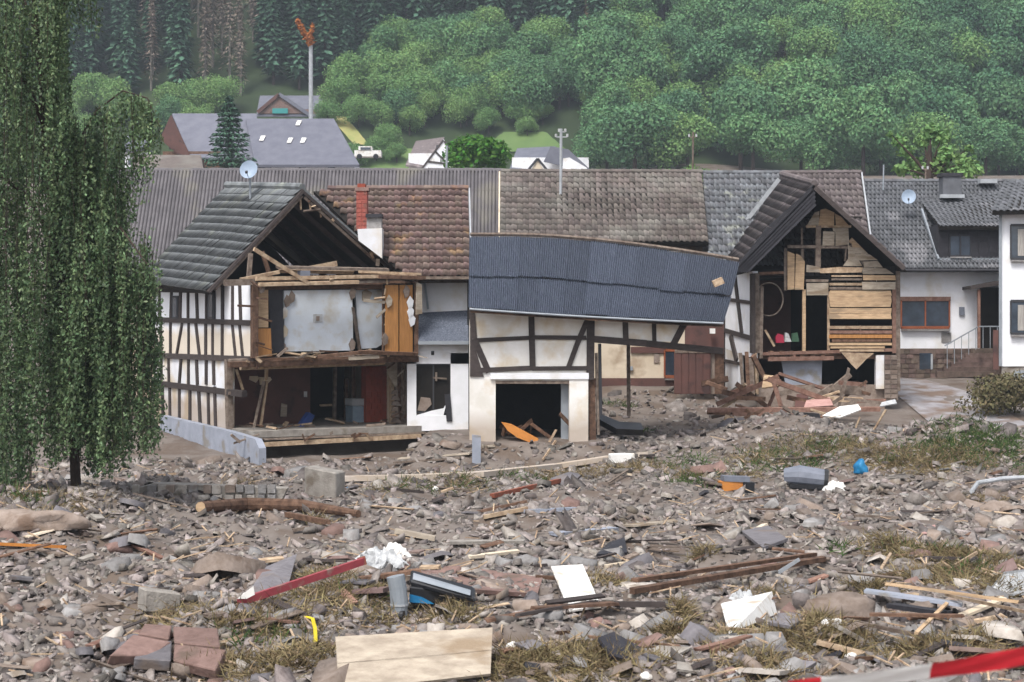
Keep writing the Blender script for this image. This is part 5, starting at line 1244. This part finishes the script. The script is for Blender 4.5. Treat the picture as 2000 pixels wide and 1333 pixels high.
t = thing('warning_pole', 'red painted pole leaning over the near rubble with white torn end', 'pole', drop(466, 1200))
a, b = drop(466, 1196, .12), drop(712, 1150, .42); MB().beam(a, b, .11, .06).build('shaft', 'red_paint', t)
MB().prism([a + Vector((-.02, -.03, .06)), a + Vector((.22, -.03, .25)), a + Vector((.24, -.03, .12)), a + Vector((.12, -.03, .06))], (0, .02, 0)).build('torn_end', 'white_board', t)
MB().beam(b + Vector((-.1, 0, -.02)), b + Vector((0.02, 0, .01)), .13, .08).build('end_cap', 'rust_paint', t)
ITEMS.append((590, 1150, 'red painted pole'))
laid('slate_sheet', 'stone_slate', [(480, 1170), (560, 1160), (580, 1105), (520, 1125)], .05, 'tilted purple grey slate sheet behind the red pole', 'slab', (0, 0, .15, .1))
crumple('plastic_heap', 'white_plastic', 742, 1112, .42, .34, .3, 'crumpled grubby white plastic sheet behind the red pole', 'plastic sheet', .05, 3)
crumple('white_sack', 'white_board', 768, 1106, .26, .2, .22, 'white sack lying on the crumpled grubby plastic sheet', 'sack', .16, 5)
t = thing('steel_canister', 'dented pale metal canister standing beside the black casing', 'canister', drop(778, 1212))
a = drop(780, 1205, 0); MB().tube([a + Vector((0, 0, .02)), a + Vector((.0, 0, .2)), a + Vector((-.02, 0, .42)), a + Vector((-.06, 0, .62))], [.12, .135, .135, .14], 14).build('body', 'metal_grey', t)
MB().tube([a + Vector((.02, -.1, .03)), a + Vector((.08, -.12, .03))], [.08, .08], 12).build('rim', 'black_plastic', t); MB().tube([a + Vector((0, 0, .17)), a + Vector((0, 0, .2))], .142, 14).build('band', 'metal_white', t)
t = thing('black_casing', 'open black plastic casing with blue liner in the near rubble', 'casing', drop(860, 1205))
p0, p1, p2, p3 = drop(800, 1188, .42), drop(925, 1196, .22), drop(930, 1196, .12), drop(800, 1188, .32)
MB().prism([p0, p1, p2, p3], (.0, .35, .12)).build('lid', 'black_plastic', t, bev=.03)
MB().prism([p0 + Vector((.05, -.01, .01)), p1 + Vector((-.05, -.01, .03)), p1 + Vector((-.05, .1, .06)), p0 + Vector((.05, .1, .06))], (0, .15, .02)).build('trim', 'metal_grey', t)
b0 = drop(800, 1196, .12); MB().prism([b0, b0 + Vector((.6, .05, 0)), b0 + Vector((.55, .05, .2)), b0 + Vector((0, 0, .26))], (0, .3, 0)).build('tub', 'black_plastic', t, bev=.02)
MB().prism([b0 + Vector((.0, -.05, .03)), b0 + Vector((.38, -.05, .0)), b0 + Vector((.2, -.05, .1)), b0 + Vector((.0, -.05, .15))], (0, .04, 0)).build('liner', 'blue_plastic', t)
ITEMS.append((865, 1170, 'open black casing'))
laid('sandstone_slab', 'stone_red', [(810, 1160), (1050, 1172), (1060, 1140), (930, 1122), (800, 1128)], .07, 'broad flat brown paving slab behind the black casing', 'slab', lift=.1)
# big chipboard
t = thing('wooden_board', 'large bare wooden board lying in the front centre of the rubble', 'board', drop(810, 1330))
P = [W(662, 1350, 21.9), W(958, 1316, 22.2), W(962, 1226, 22.9), W(655, 1244, 22.6)]
nrm = (P[1] - P[0]).cross(P[2] - P[0]).normalized(); nrm = nrm if nrm.z > 0 else -nrm
MB().prism(P, -nrm * .04).build('panel', 'board_pale', t); ITEMS.append((810, 1280, 'large wooden board'))
for s in (.5,): MB().beam(P[0].lerp(P[3], s) + nrm * .004, P[1].lerp(P[2], s) + nrm * .004, .004, .005).build('joint', 'board_pale', t)
laid('white_sheet', 'white_board', [(1112, 1202), (1174, 1196), (1138, 1134), (1076, 1138)], .03, 'white coated panel lying tilted right of the black casing', 'panel', (0.02, .02, .22, .22))
laid('white_sheet', 'white_board', [(1428, 1250), (1518, 1212), (1508, 1178), (1412, 1200)], .04, 'white coated panel with sharp corner beside the mud mound', 'panel', (.05, .05, .12, .12))
crumple('foam_sheet', 'white_plastic', 1452, 1186, .22, .16, .2, 'crumpled pale plastic wrapping behind the sharp cornered white panel', 'plastic wrapping', .06, 8)
laid('white_sheet', 'white_plastic', [(1924, 1175), (2030, 1170), (2010, 1128), (1960, 1135)], .04, 'dirty white slab at the right edge of the rubble', 'slab', (.05, .05, .1, .1))
for a in ((1235, 1172, 1610, 1108, .11, .09, 'timber_brown', 'long dark beam slanting up through the near rubble'), (1240, 1150, 1590, 1098, .16, .06, 'timber_brown', 'dark plank lying behind the long slanting beam'), (1200, 1200, 1300, 1198, .1, .08, 'timber_dark', 'short dark beam end left of the long slanting beam'),
          (1045, 1208, 1200, 1200, .2, .06, 'timber_brown', 'muddy plank under the white tilted panel'), (1010, 1222, 1160, 1195, .06, .06, 'timber_dark', 'thin dark lath beside the muddy plank')):
    lying('beam', a[6], *a[:4], a[4], a[5], a[7], 'beam' if 'beam' in a[7] else 'plank', .14)
for i, a in enumerate(((1690, 1185, 1880, 1210, .25, 'concrete_blue', 'flat grey blue board on the plank heap right of the mud mound'), (1740, 1215, 1850, 1232, .2, 'slate_dark', 'dark shade sheet under the grey blue board'), (1730, 1176, 1990, 1212, .05, 'board_tan', 'long yellowish stick over the plank heap'), (1850, 1200, 2010, 1240, .05, 'timber_pale', 'pale stick at the right of the plank heap'),  # the dark sheet is added as shade beneath the planks
          (1640, 1158, 1760, 1172, .06, 'timber_grey', 'grey lath behind the mud mound'), (1790, 1292, 1850, 1228, .05, 'board_tan', 'short straw coloured lath pointing toward the plank heap'), (1700, 1258, 1880, 1262, .1, 'timber_brown', 'brown plank in front of the plank heap'), (1520, 1170, 1560, 1140, .03, 'metal_white', 'thin white rod behind the sharp cornered white panel'),
          (1722, 1165, 1740, 1132, .03, 'timber_pale', 'short upright pale stick behind the mud mound'), (1100, 770, 1110, 800, .05, 'timber_grey', 'small stake in the yard'))[:9]):
    lying('stick' if a[4] < .07 else 'board', a[5], *a[:4], a[4], .04, a[6], 'stick' if a[4] < .07 else 'board', .22 + .03 * i)
# bottom left masonry slabs
for i, (pts, m, lb) in enumerate((([(215, 1310), (300, 1312), (335, 1284), (260, 1268)], 'stone_red', 'large reddish masonry block, leftmost of the broken wall piece'), ([(262, 1316), (334, 1322), (336, 1280), (272, 1284)], 'stone_slate', 'purple masonry block in the middle of the broken wall piece'), ([(338, 1320), (420, 1340), (440, 1298), (340, 1288)], 'stone_red', 'reddish masonry block at the right of the broken wall piece'),
        ([(270, 1266), (330, 1276), (335, 1250), (282, 1246)], 'stone_red', 'upper reddish masonry block behind the broken wall piece'), ([(340, 1284), (430, 1292), (425, 1256), (338, 1252)], 'stone_red', 'upper right masonry block of the broken wall piece'))):
    laid('masonry_block', m, pts, .16, lb, 'masonry block', lift=.2, bev=.015, group='blocks of the broken wall piece')
o = ppart(Frame((drop(318, 1196).x, drop(318, 1196).y), 28), 'concrete_block', 'concrete', None, [(282, 1196), (352, 1202), (354, 1160), (284, 1152)], 0, .38, bev=.02); tag(o, 'squared concrete block lying alone in the left rubble', 'block'); ITEMS.append((318, 1175, 'squared concrete block'))
mb = MB(); Pt = [drop(596, 1228, .16), drop(610, 1236, .18), drop(615, 1250, .14), drop(616, 1270, .08)]; rows = [[p + Vector((-.02, 0, 0)), p + Vector((.03, 0, .01))] for p in Pt]; mb.grid(rows)
o = mb.build('strap', 'yellow_strap'); md = o.modifiers.new('th', 'SOLIDIFY'); md.thickness = .008; tag(o, 'yellow plastic strap curling out of the near rubble', 'strap')
laid('roof_slab', 'stone_slate', [(1448, 1052), (1490, 1088), (1538, 1068), (1500, 1042)], .06, 'dark diamond shaped slab tilted in the right rubble', 'slab', lift=.16)
laid('slate_slab', 'slate_dark', [(1165, 1095), (1225, 1092), (1220, 1062), (1190, 1072)], .05, 'dark blue grey slate wedge in the middle rubble', 'slab', lift=.12)
laid('pink_sheet', 'pink_sheet', [(1800, 1048), (1832, 1046), (1826, 1030), (1800, 1034)], .02, 'pale pink scrap of sheet in the right rubble', 'scrap')
bag('blue_bag', 'blue_plastic', 1682, 928, .22, .2, .3, 'bright blue plastic bag caught before the dry bank', 'bag', .05, 77)
t = thing('black_bin', 'black plastic bin lying on its side before the dry bank', 'bin', drop(1575, 958))
q = drop(1575, 958, .3); mb = MB(); mb.tube([q + Vector((-.58, .1, .06)), q + Vector((-.2, 0, .08)), q + Vector((.5, -.1, 0))], [.22, .3, .26], 12); mb.build('body', 'grey_plastic', t); MB().tube([q + Vector((.45, -.1, .0)), q + Vector((.56, -.11, -.01))], [.28, .28], 12).build('rim', 'black_plastic', t)
MB().beam(q + Vector((-.5, -.2, -.16)), q + Vector((.5, -.28, -.2)), .12, .2).build('lid', 'black_plastic', t); ITEMS.append((1575, 945, 'black plastic bin'))
crumple('white_sack', 'white_board', 1632, 960, .3, .3, .24, 'white sack slumped against the black plastic bin', 'sack', .02, 12)
t = thing('toppled_box', 'toppled orange and black box left of the black plastic bin', 'box', drop(1440, 962)); q = drop(1440, 960, 0)
MB().beam(q + Vector((-.45, 0, .12)), q + Vector((.1, .1, .2)), .26, .4).build('body', 'orange_paint', t); MB().beam(q + Vector((-.4, 0, .34)), q + Vector((.3, .1, .3)), .14, .4).build('lid', 'grey_plastic', t); MB().beam(q + Vector((.12, 0, .1)), q + Vector((.42, .05, .08)), .3, .3).build('opening', 'black_plastic', t)
P = [drop(1898, 968, .1), drop(1910, 958, .2), drop(1960, 950, .2), drop(2040, 946, .2)]; tag(MB().tube(P, .06, 8).build('drainpipe', 'metal_white'), 'bent pale blue pipe lying at the right edge of the rubble', 'pipe')
lying('lath', 'white_board', 1758, 972, 1815, 978, .06, .04, 'small white lath below the bent pale pipe', 'lath'); lying('tube', 'metal_white', 1835, 925, 1890, 918, .06, .05, 'white tube on the mud below the grassy bank', 'tube')
bag('root_plate', 'stone_brown', 1940, 1000, .5, .35, .2, 'brown earth clod with dark hollow at the right of the rubble', 'earth clod', 0, 21)
bag('earth_clod', 'stone_brown', 60, 1030, .9, .5, .3, 'reddish earth clod with roots under the birch', 'earth clod', 0, 22)
bag('mud_mound', 'stone_brown', 1640, 1210, .62, .4, .3, 'rounded brown mud mound in the right foreground', 'mud mound', -.05, 25)
for i, (px, py, lb) in enumerate(((1662, 1290, 'triangular white foam scrap in front of the mud mound'), (1610, 1228, 'small white foam scrap on the mud mound'), (1632, 1222, 'white crumb of foam right of the small foam scrap'), (1000, 1270, 'white crushed cup right of the wooden board'), (1265, 1330, 'white pipe stub at the bottom of the rubble'), (1440, 1322, 'pale scrap at the bottom of the rubble'), (480, 1170, 'white torn paper at the end of the red pole'), (1235, 1140, 'white hook shaped scrap behind the long beam'), (850, 960, 'white scrap below the edging strip'), (680, 960, 'pale blue scrap right of the concrete pier'))):
    bag('scrap', 'white_board' if 'blue' not in lb else 'blue_plastic', px, py, .07, .05, .07, lb, 'scrap', .02, 40 + i)
# barrier tape, hung across the near right corner
t = thing('barrier_tape', 'red and white barrier tape stretched across the front right corner', 'barrier tape', W(1850, 1300, 6.6))
def tape_pt(s, v):
    px = 1540 + s * 560; py = 1330 - s * 88 + 10 * math.sin(s * 3.0); p = W(px, py, 6.9 - .5 * s); tw_ = .5 + .15 * math.sin(s * 5)
    return p + Vector((0, math.sin(tw_) * .082 * v, -math.cos(tw_) * .082 * v * .98))
for s0, s1, m in ((0, .115, 'tape_red'), (.115, .50, 'tape_white'), (.50, 1.0, 'tape_red')):
    rows = [[tape_pt(s, v) + Vector((0, .004 * math.sin(v * 9 + s * 20), 0)) for s in np.linspace(s0, s1, 14)] for v in np.linspace(0, 1, 6)]
    MB().grid(rows).build('tape_section', m, t, smooth=True)

# wreckage heap before the boarded gable
HEAP = [(1382, 802, 1720, 800, 61, .16, 'timber_red', 'long reddish beam at the foot of the wreckage heap'), (1400, 790, 1520, 735, 63, .16, 'timber_red', 'reddish beam rising from the left of the wreckage heap'), (1500, 740, 1625, 785, 62, .18, 'timber_red', 'reddish beam sloping down right through the wreckage heap'), (1520, 730, 1640, 770, 63.5, .12, 'timber_red', 'narrower reddish beam behind the sloping beam'),
        (1470, 695, 1498, 750, 64.5, .14, 'timber_brown', 'brown post leaning at the left of the wreckage heap'), (1510, 745, 1525, 795, 62, .14, 'timber_red', 'short reddish prop in the middle of the wreckage heap'), (1620, 765, 1660, 732, 64, .2, 'timber_grey', 'grey beam leaning up to the dark cellar opening'), (1622, 760, 1690, 764, 63.4, .34, 'timber_grey', 'wide grey board lying right in the wreckage heap'),
        (1640, 748, 1690, 752, 64, .16, 'timber_red', 'red brown board under the white pillar'), (1430, 810, 1560, 812, 60.5, .12, 'timber_red', 'low red board in front of the long reddish beam'), (1405, 800, 1470, 760, 63, .1, 'timber_pale', 'pale lath among the left beams of the wreckage heap'), (1480, 705, 1480, 770, 65, .1, 'timber_pale', 'upright pale post at the torn house corner'),
        (1650, 780, 1740, 790, 62, .1, 'timber_grey', 'grey lath at the right foot of the wreckage heap'), (1560, 790, 1640, 765, 62.6, .08, 'timber_pale', 'thin pale lath crossing the wreckage heap'), (1700, 850, 1730, 800, 59, .05, 'timber_pale', 'bare thin branch standing right of the wreckage heap'), (1655, 880, 1680, 815, 58, .05, 'timber_pale', 'bare thin branch before the white sheet'), (1390, 815, 1480, 795, 61.5, .1, 'timber_grey', 'grey pole left in the wreckage heap')]
for x0, y0, x1, y1, Y, wd, m, lb in HEAP:
    o = MB().beam(W(x0, y0, Y), W(x1, y1, Y + random.uniform(-.3, .5)), wd, wd * .8, jit=.02).build('beam', m); tag(o, lb, 'beam', 'beams of the wreckage heap')
for k in range(30):
    x = random.uniform(1395, 1735); y = random.uniform(745, 832); Y = 64.5 - (y - 745) * .055; a = random.choice([random.gauss(0, 12), random.gauss(0, 34)]); L_ = random.uniform(22, 70)
    m = random.choice(['timber_red', 'timber_grey', 'timber_brown', 'timber_pale', 'timber_brown'])
    o = MB().beam(W(x - L_ / 2, y + a / 2, Y), W(x + L_ / 2, y - a / 2, Y + random.uniform(-.5, .5)), random.uniform(.06, .2), random.uniform(.05, .12), jit=.02).build('plank', m)
    tag(o, ('reddish', 'grey', 'brown', 'pale', 'brown')[['timber_red', 'timber_grey', 'timber_brown', 'timber_pale'].index(m)] + f" broken plank in the {'left' if x < 1500 else 'middle' if x < 1620 else 'right'} {'top' if y < 775 else 'foot'} of the wreckage heap", 'plank', 'loose planks of the wreckage heap')
def heapsheet(name, m, pts, Y, lb, cat, dy=.5, th=.04):
    mnx = np.mean([p[1] for p in pts]); P = [W(x, y, Y - (y - mnx) * .04) for x, y in pts]; o = MB().prism(P, (.01, th, -th)).build(name, m); tag(o, lb, cat); return o
heapsheet('wall_board', 'board_tan', [(1488, 758), (1532, 752), (1512, 734), (1492, 732)], 62.8, 'tan board end on the left of the wreckage heap', 'board')
heapsheet('insulation_sheet', 'pink_sheet', [(1570, 796), (1628, 792), (1620, 776), (1575, 782)], 61.8, 'pink insulation panel in the wreckage heap', 'panel'); heapsheet('dark_red_sheet', 'maroon', [(1552, 795), (1575, 795), (1580, 768), (1556, 770)], 62.2, 'dark red panel in the wreckage heap', 'panel')
heapsheet('white_sheet', 'white_board', [(1606, 812), (1640, 816), (1682, 800), (1676, 790), (1640, 794)], 60.5, 'white sheet at the right foot of the wreckage heap', 'sheet'); heapsheet('white_sheet', 'white_board', [(1428, 838), (1450, 850), (1488, 840), (1490, 828), (1448, 832)], 58.8, 'white sheet lying in the mud left before the wreckage heap', 'sheet')
heapsheet('white_sheet', 'white_plastic', [(1486, 822), (1550, 822), (1546, 812), (1488, 814)], 60, 'low white sheet between the two brighter white sheets', 'sheet'); heapsheet('black_sack', 'black_plastic', [(1556, 828), (1604, 820), (1600, 808), (1566, 806)], 60.2, 'black plastic sack before the wreckage heap', 'sack', .5, .3)
heapsheet('white_sheet', 'white_plastic', [(1718, 794), (1752, 788), (1748, 780), (1722, 786)], 62, 'small pale sheet at the foot of the stone pier', 'sheet')
heapsheet('dark_pipe', 'black_plastic', [(1168, 818), (1205, 838), (1256, 840), (1252, 826), (1210, 824), (1172, 808)], 57.5, 'dark trough lying before the open passage posts', 'trough', .4, .2)
lying('branch', 'timber_pale', 1060, 905, 1085, 868, .05, .05, 'short branch lying before the garage doorway', 'branch', .1)
# rubble spilled on the floor of the torn house
for i in range(46):
    u_, v_ = random.uniform(.4, 6.0), random.uniform(.4, 3.2); p = FA.pt(u_, v_, .2); q = p + Vector((random.uniform(-.7, .7), random.uniform(-.2, .3), random.uniform(-.02, .14)))
    if i < 16: tm_ = ['pale', 'grey', 'brown'][i % 3]; tag(MB().beam(p, q, .06, .12, jit=.02).build('floor_lath', 'timber_' + tm_), tm_ + ' broken lath on the open floor of the torn house', 'lath', 'laths on the open ground floor')
# broken planks, laths and sheets strewn through the rubble
def near_item(px, py):
    d = min((((px - a) ** 2 + ((py - b) * 1.6) ** 2), a, b, ph) for a, b, ph in ITEMS[:NIT])
    return ('right of' if px > d[1] + 25 else 'left of' if px < d[1] - 25 else ('in front of' if py > d[2] else 'behind')) + ' the ' + d[3]
NIT = len(ITEMS)
PT = [('grey', 'timber_grey'), ('brown', 'timber_brown'), ('pale', 'timber_pale'), ('dark', 'timber_dark'), ('reddish', 'timber_red'), ('dirty white', 'plaster_cream')]
for k in range(150):
    py = 880 + 450 * random.random() ** .8; px = random.uniform(-20, 2020)
    if py < 930 and px < 500 or 560 < px < 1010 and py > 1215: continue
    c = drop(px, py, .07); a = random.gauss(.0, .5) + random.choice([0, 0, .5]); L_ = random.uniform(.25, 1.5) * random.uniform(.5, 1); wd = random.uniform(.04, .18)
    d = Vector((math.cos(a), math.sin(a), 0)) * L_ / 2; p = c - d; q = c + d
    p.z = gz(p.x, p.y) + .05 + random.uniform(0, .06); q.z = gz(q.x, q.y) + .06 + abs(random.gauss(0, .07))
    tn, m = random.choices(PT, [4, 4, 2, 3, 1, 1])[0]
    o = MB().beam(p, q, random.uniform(.02, .06), wd, jit=.015).build('plank', m)
    tag(o, f"{'long' if L_ > .8 else 'short'} {tn} {'board' if wd > .11 else 'lath' if wd < .07 else 'plank'} {near_item(px, py)}", 'plank', 'broken planks in the rubble')
for k in range(46):
    py = 930 + 395 * random.random() ** .8; px = random.uniform(0, 2000); c = drop(px, py, .1); s = random.uniform(.14, .42)
    if 600 < px < 1010 and py > 1190: continue
    n_ = random.choice([4, 4, 5]); a0 = random.uniform(0, 6)
    tl = Vector((random.gauss(0, .3), random.gauss(0, .3), 1)).normalized(); u = tl.cross(Vector((0, 1, 0))).normalized(); v = tl.cross(u)
    P = [c + (u * math.cos(a0 + 2 * math.pi * j / n_) * s + v * math.sin(a0 + 2 * math.pi * j / n_) * s * .7) * random.uniform(.7, 1.2) for j in range(n_)]
    tn, m = random.choice([('dark slate', 'slate_dark'), ('grey concrete', 'concrete'), ('purple grey', 'stone_slate'), ('brown clay', 'tile_brown'), ('brown', 'stone_brown'), ('pale plaster', 'stone_pale')])
    o = MB().prism(P, tl * -random.uniform(.03, .08)).build('fragment', m); tag(o, f"{'big' if s > .28 else 'small'} {tn} fragment {near_item(px, py)}", 'fragment', 'broken sheets in the rubble')
def rock_mesh(seed, kind):
    r = np.random.default_rng(seed)
    if kind == 0:   # flat angular fragment
        n = int(r.integers(4, 7)); a = np.sort((np.arange(n) + r.uniform(-.35, .35, n)) / n * 2 * np.pi); rad = r.uniform(.36, .62, n)
        h = r.uniform(.10, .24); B = np.stack([np.cos(a) * rad, np.sin(a) * rad * .8, -h + 0 * a], 1); T_ = B * np.array([.9, .9, 1]) + r.normal(size=(n, 3)) * .035; T_[:, 2] = h + r.normal(size=n) * .05
        V = np.concatenate([B, T_]); Fq = [(n, n + i, n + i + 1) for i in range(1, n - 1)]
        for i in range(n): j = (i + 1) % n; Fq += [(i, j, n + j), (i, n + j, n + i)]
        return V, np.array(Fq)
    if kind == 2:
        V = np.array([(x, y, z) for z in (-.5, .5) for y in (-.5, .5) for x in (-.5, .5)], float); V += r.normal(size=V.shape) * .13; V[:, 2] *= r.uniform(.35, .7); V[4:, :2] *= r.uniform(.6, 1, (4, 1))
        Fq = [(0, 1, 3), (0, 3, 2), (4, 7, 5), (4, 6, 7), (0, 5, 1), (0, 4, 5), (1, 7, 3), (1, 5, 7), (3, 6, 2), (3, 7, 6), (2, 4, 0), (2, 6, 4)]
    else:
        ph = (1 + 5 ** .5) / 2
        V = np.array([(-1, ph, 0), (1, ph, 0), (-1, -ph, 0), (1, -ph, 0), (0, -1, ph), (0, 1, ph), (0, -1, -ph), (0, 1, -ph), (ph, 0, -1), (ph, 0, 1), (-ph, 0, -1), (-ph, 0, 1)], float) / 3.4
        V *= r.uniform(.72, 1.2, (12, 1)); V *= np.array([1, r.uniform(.6, .95), r.uniform(.4, .75)])
        Fq = [(0, 11, 5), (0, 5, 1), (0, 1, 7), (0, 7, 10), (0, 10, 11), (1, 5, 9), (5, 11, 4), (11, 10, 2), (10, 7, 6), (7, 1, 8), (3, 9, 4), (3, 4, 2), (3, 2, 6), (3, 6, 8), (3, 8, 9), (4, 9, 5), (2, 4, 11), (6, 2, 10), (8, 6, 7), (9, 8, 1)]
    return V, np.array(Fq)
ROCKS = [rock_mesh(i, 0) for i in range(10)] + [rock_mesh(30 + i, 2) for i in range(3)] + [rock_mesh(50 + i, 1) for i in range(3)]
def euler_np(rx, ry, rz): return np.array(Matrix.Rotation(rz, 3, 'Z') @ Matrix.Rotation(ry, 3, 'Y') @ Matrix.Rotation(rx, 3, 'X'))
NST = 84000
u_ = rng.random(NST); Ys = 19 * (70 / 19) ** (u_ ** .95); Xs = rng.uniform(-.42, .42, NST) * Ys
size = np.clip(rng.lognormal(math.log(.072), .55, NST), .04, .5) * (1 + .012 * (Ys - 20)).clip(.9, 1.6)
keep = np.ones(NST, bool)
# keep clear: houses' footprints, road, bank
keep &= ~((Ys > 58) & (Xs < 2.3)); keep &= ~((Ys > 55.8) & (Xs > -1.6) & (Xs < 2.6)); keep &= ~((Ys > 61.5) & (Xs > 14.7)); keep &= ~((Ys > 63) & (Xs > 8.7))
dens = vnoise(Xs * .35 + 20, Ys * .35); keep &= rng.random(NST) < (.35 + 1.1 * dens) * np.where(Ys > 50, .75, 1.0)
keep &= ~((Ys > 52) & (Xs > 3.5) & (Xs < 9) & (rng.random(NST) < .15)); keep &= ~((Ys > 49) & (Xs < -8.2) & (rng.random(NST) < .3))
for a_, b_, s_ in REW: keep &= ~((((Xs - a_) / (s_ + .1)) ** 2 + ((Ys - b_) / (s_ + .15)) ** 2 < 1) & (rng.random(NST) < .7))
Xs, Ys, size = Xs[keep], Ys[keep], size[keep]; n = len(Xs); Zs = ground(Xs, Ys)
pxs = 1000 + Xs / Ys * FPX; pys = 620 - (Zs - CAMH) / Ys * FPX
slabm = rng.random(len(Xs)) < .0035; size = np.where(slabm & (Ys < 40), size * rng.uniform(2.2, 4.2, len(Xs)).clip(0, .9 / size), size)
app = size / Ys * np.where((pxs > -40) & (pxs < 2040) & (pys < 1345), 1, 0); order = np.argsort(-app)
big = order[:300]; rest = order[300:]
TONES = [('grey', 'stone_grey', .36), ('brown', 'stone_brown', .26), ('purple grey', 'stone_slate', .17), ('reddish', 'stone_red', .12), ('pale', 'stone_pale', .09)]
RM = {}
for nm, m, p_ in TONES:
    for k in range(16): RM[(m, k)] = np_mesh('stone', ROCKS[k][0], ROCKS[k][1], m)
seen = {}
for i in big:
    tn = random.choices(TONES, [x[2] for x in TONES])[0]; k = random.randrange(16) if size[i] < .38 else random.randrange(10); s = float(size[i]) * 1.1
    o = link('stone', RM[(tn[1], k)], None, (float(Xs[i]), float(Ys[i]), float(Zs[i]) + s * .12), (random.gauss(0, .3), random.gauss(0, .3), random.uniform(0, 6.28)), (s * random.uniform(.9, 1.7), s * random.uniform(.8, 1.1), s * random.uniform(.7, 1.0)))
    d = [((pxs[i] - a) ** 2 + ((pys[i] - b) * 1.6) ** 2, a, b, ph) for a, b, ph in ITEMS]; d = min(d)
    side = ('right of' if pxs[i] > d[1] + 25 else 'left of' if pxs[i] < d[1] - 25 else ('in front of' if pys[i] > d[2] else 'behind'))
    lb = f"{'large ' if s > .3 else 'small ' if s < .19 else ''}{tn[0]} {'angular slab' if k < 13 else 'rounded stone'} {side} the {d[3]}"
    o['label'] = lb; o['category'] = 'stone'; o['group'] = 'stones scattered over the flood rubble'
allV = []; allF = []; nv = 0
kk = rng.integers(0, 16, n)
for k in range(16):
    idx = rest[kk[rest] == k]; V0, F0 = ROCKS[k]; m_ = len(idx)
    a = rng.uniform(0, 6.28, m_); tx = rng.normal(size=m_) * .38; ty = rng.normal(size=m_) * .38; s = size[idx]
    Vx = V0[None] * np.stack([s * rng.uniform(.85, 1.9, m_), s, s * rng.uniform(.7, 1.05, m_)], 1)[:, None, :]
    z = Vx[..., 2] + Vx[..., 0] * tx[:, None] + Vx[..., 1] * ty[:, None]
    x = Vx[..., 0] * np.cos(a)[:, None] - Vx[..., 1] * np.sin(a)[:, None]; y = Vx[..., 0] * np.sin(a)[:, None] + Vx[..., 1] * np.cos(a)[:, None]
    V = np.stack([x + Xs[idx][:, None], y + Ys[idx][:, None], z + (Zs[idx] + s * .10)[:, None]], -1).reshape(-1, 3)
    Fk = (F0[None] + (np.arange(m_) * len(V0))[:, None, None]).reshape(-1, 3) + nv; nv += len(V); allV.append(V); allF.append(Fk)
o = link('rubble', np_mesh('rubble', np.concatenate(allV), np.concatenate(allF), 'stone_mix'), kind='stuff'); o['label'] = 'grey brown flood rubble of broken stone, slate and mud'
# loose sticks and laths in the rubble
tw = MB()
for i in range(700):
    Yk = 20 * (60 / 20) ** random.random(); Xk = random.uniform(-.3, .3) * Yk
    if Yk > 54 and Xk < 3: continue
    a = random.uniform(0, 3.14); L_ = random.uniform(.1, .55); z = gz(Xk, Yk) + .07
    tw.beam((Xk, Yk, z), (Xk + math.cos(a) * L_, Yk + math.sin(a) * L_, z + random.uniform(-.03, .14)), .018, .025)
o = tw.build('sticks', 'timber_pale', kind='stuff'); o['label'] = 'broken sticks and splinters strewn over the rubble'

# labels that still coincide are told apart by their place
ORD = 'first second third fourth fifth sixth seventh eighth ninth tenth eleventh twelfth thirteenth fourteenth fifteenth'.split()
bylab = {}
for o in COL.objects:
    if o.get('group') and o.get('label') and o.parent is None: bylab.setdefault(o['label'], []).append(o)
for lb, os_ in bylab.items():
    if 1 < len(os_) <= 15 and len(lb.split()) <= 13:
        os_.sort(key=lambda o: o.location.x / max(o.location.y, 1))
        for i, o in enumerate(os_): o['label'] = lb + ', ' + ORD[i] + ' from left'
# ================================================================== air
HZ = True
if HZ:
    hm = bpy.data.materials.new('haze'); hm.use_nodes = True; N = hm.node_tree.nodes; N.remove(N['Principled BSDF'])
    pv = N.new('ShaderNodeVolumePrincipled'); pv.inputs['Color'].default_value = (.78, .88, 1, 1); pv.inputs['Density'].default_value = .00042; pv.inputs['Anisotropy'].default_value = .1
    hm.node_tree.links.new(pv.outputs[0], N['Material Output'].inputs['Volume'])
    mb = MB(); mb.box((-960, -60, -3), (960, 600, 225)); o = mb.build('haze', 'mud', kind='stuff'); o.data.materials.clear(); o.data.materials.append(hm)
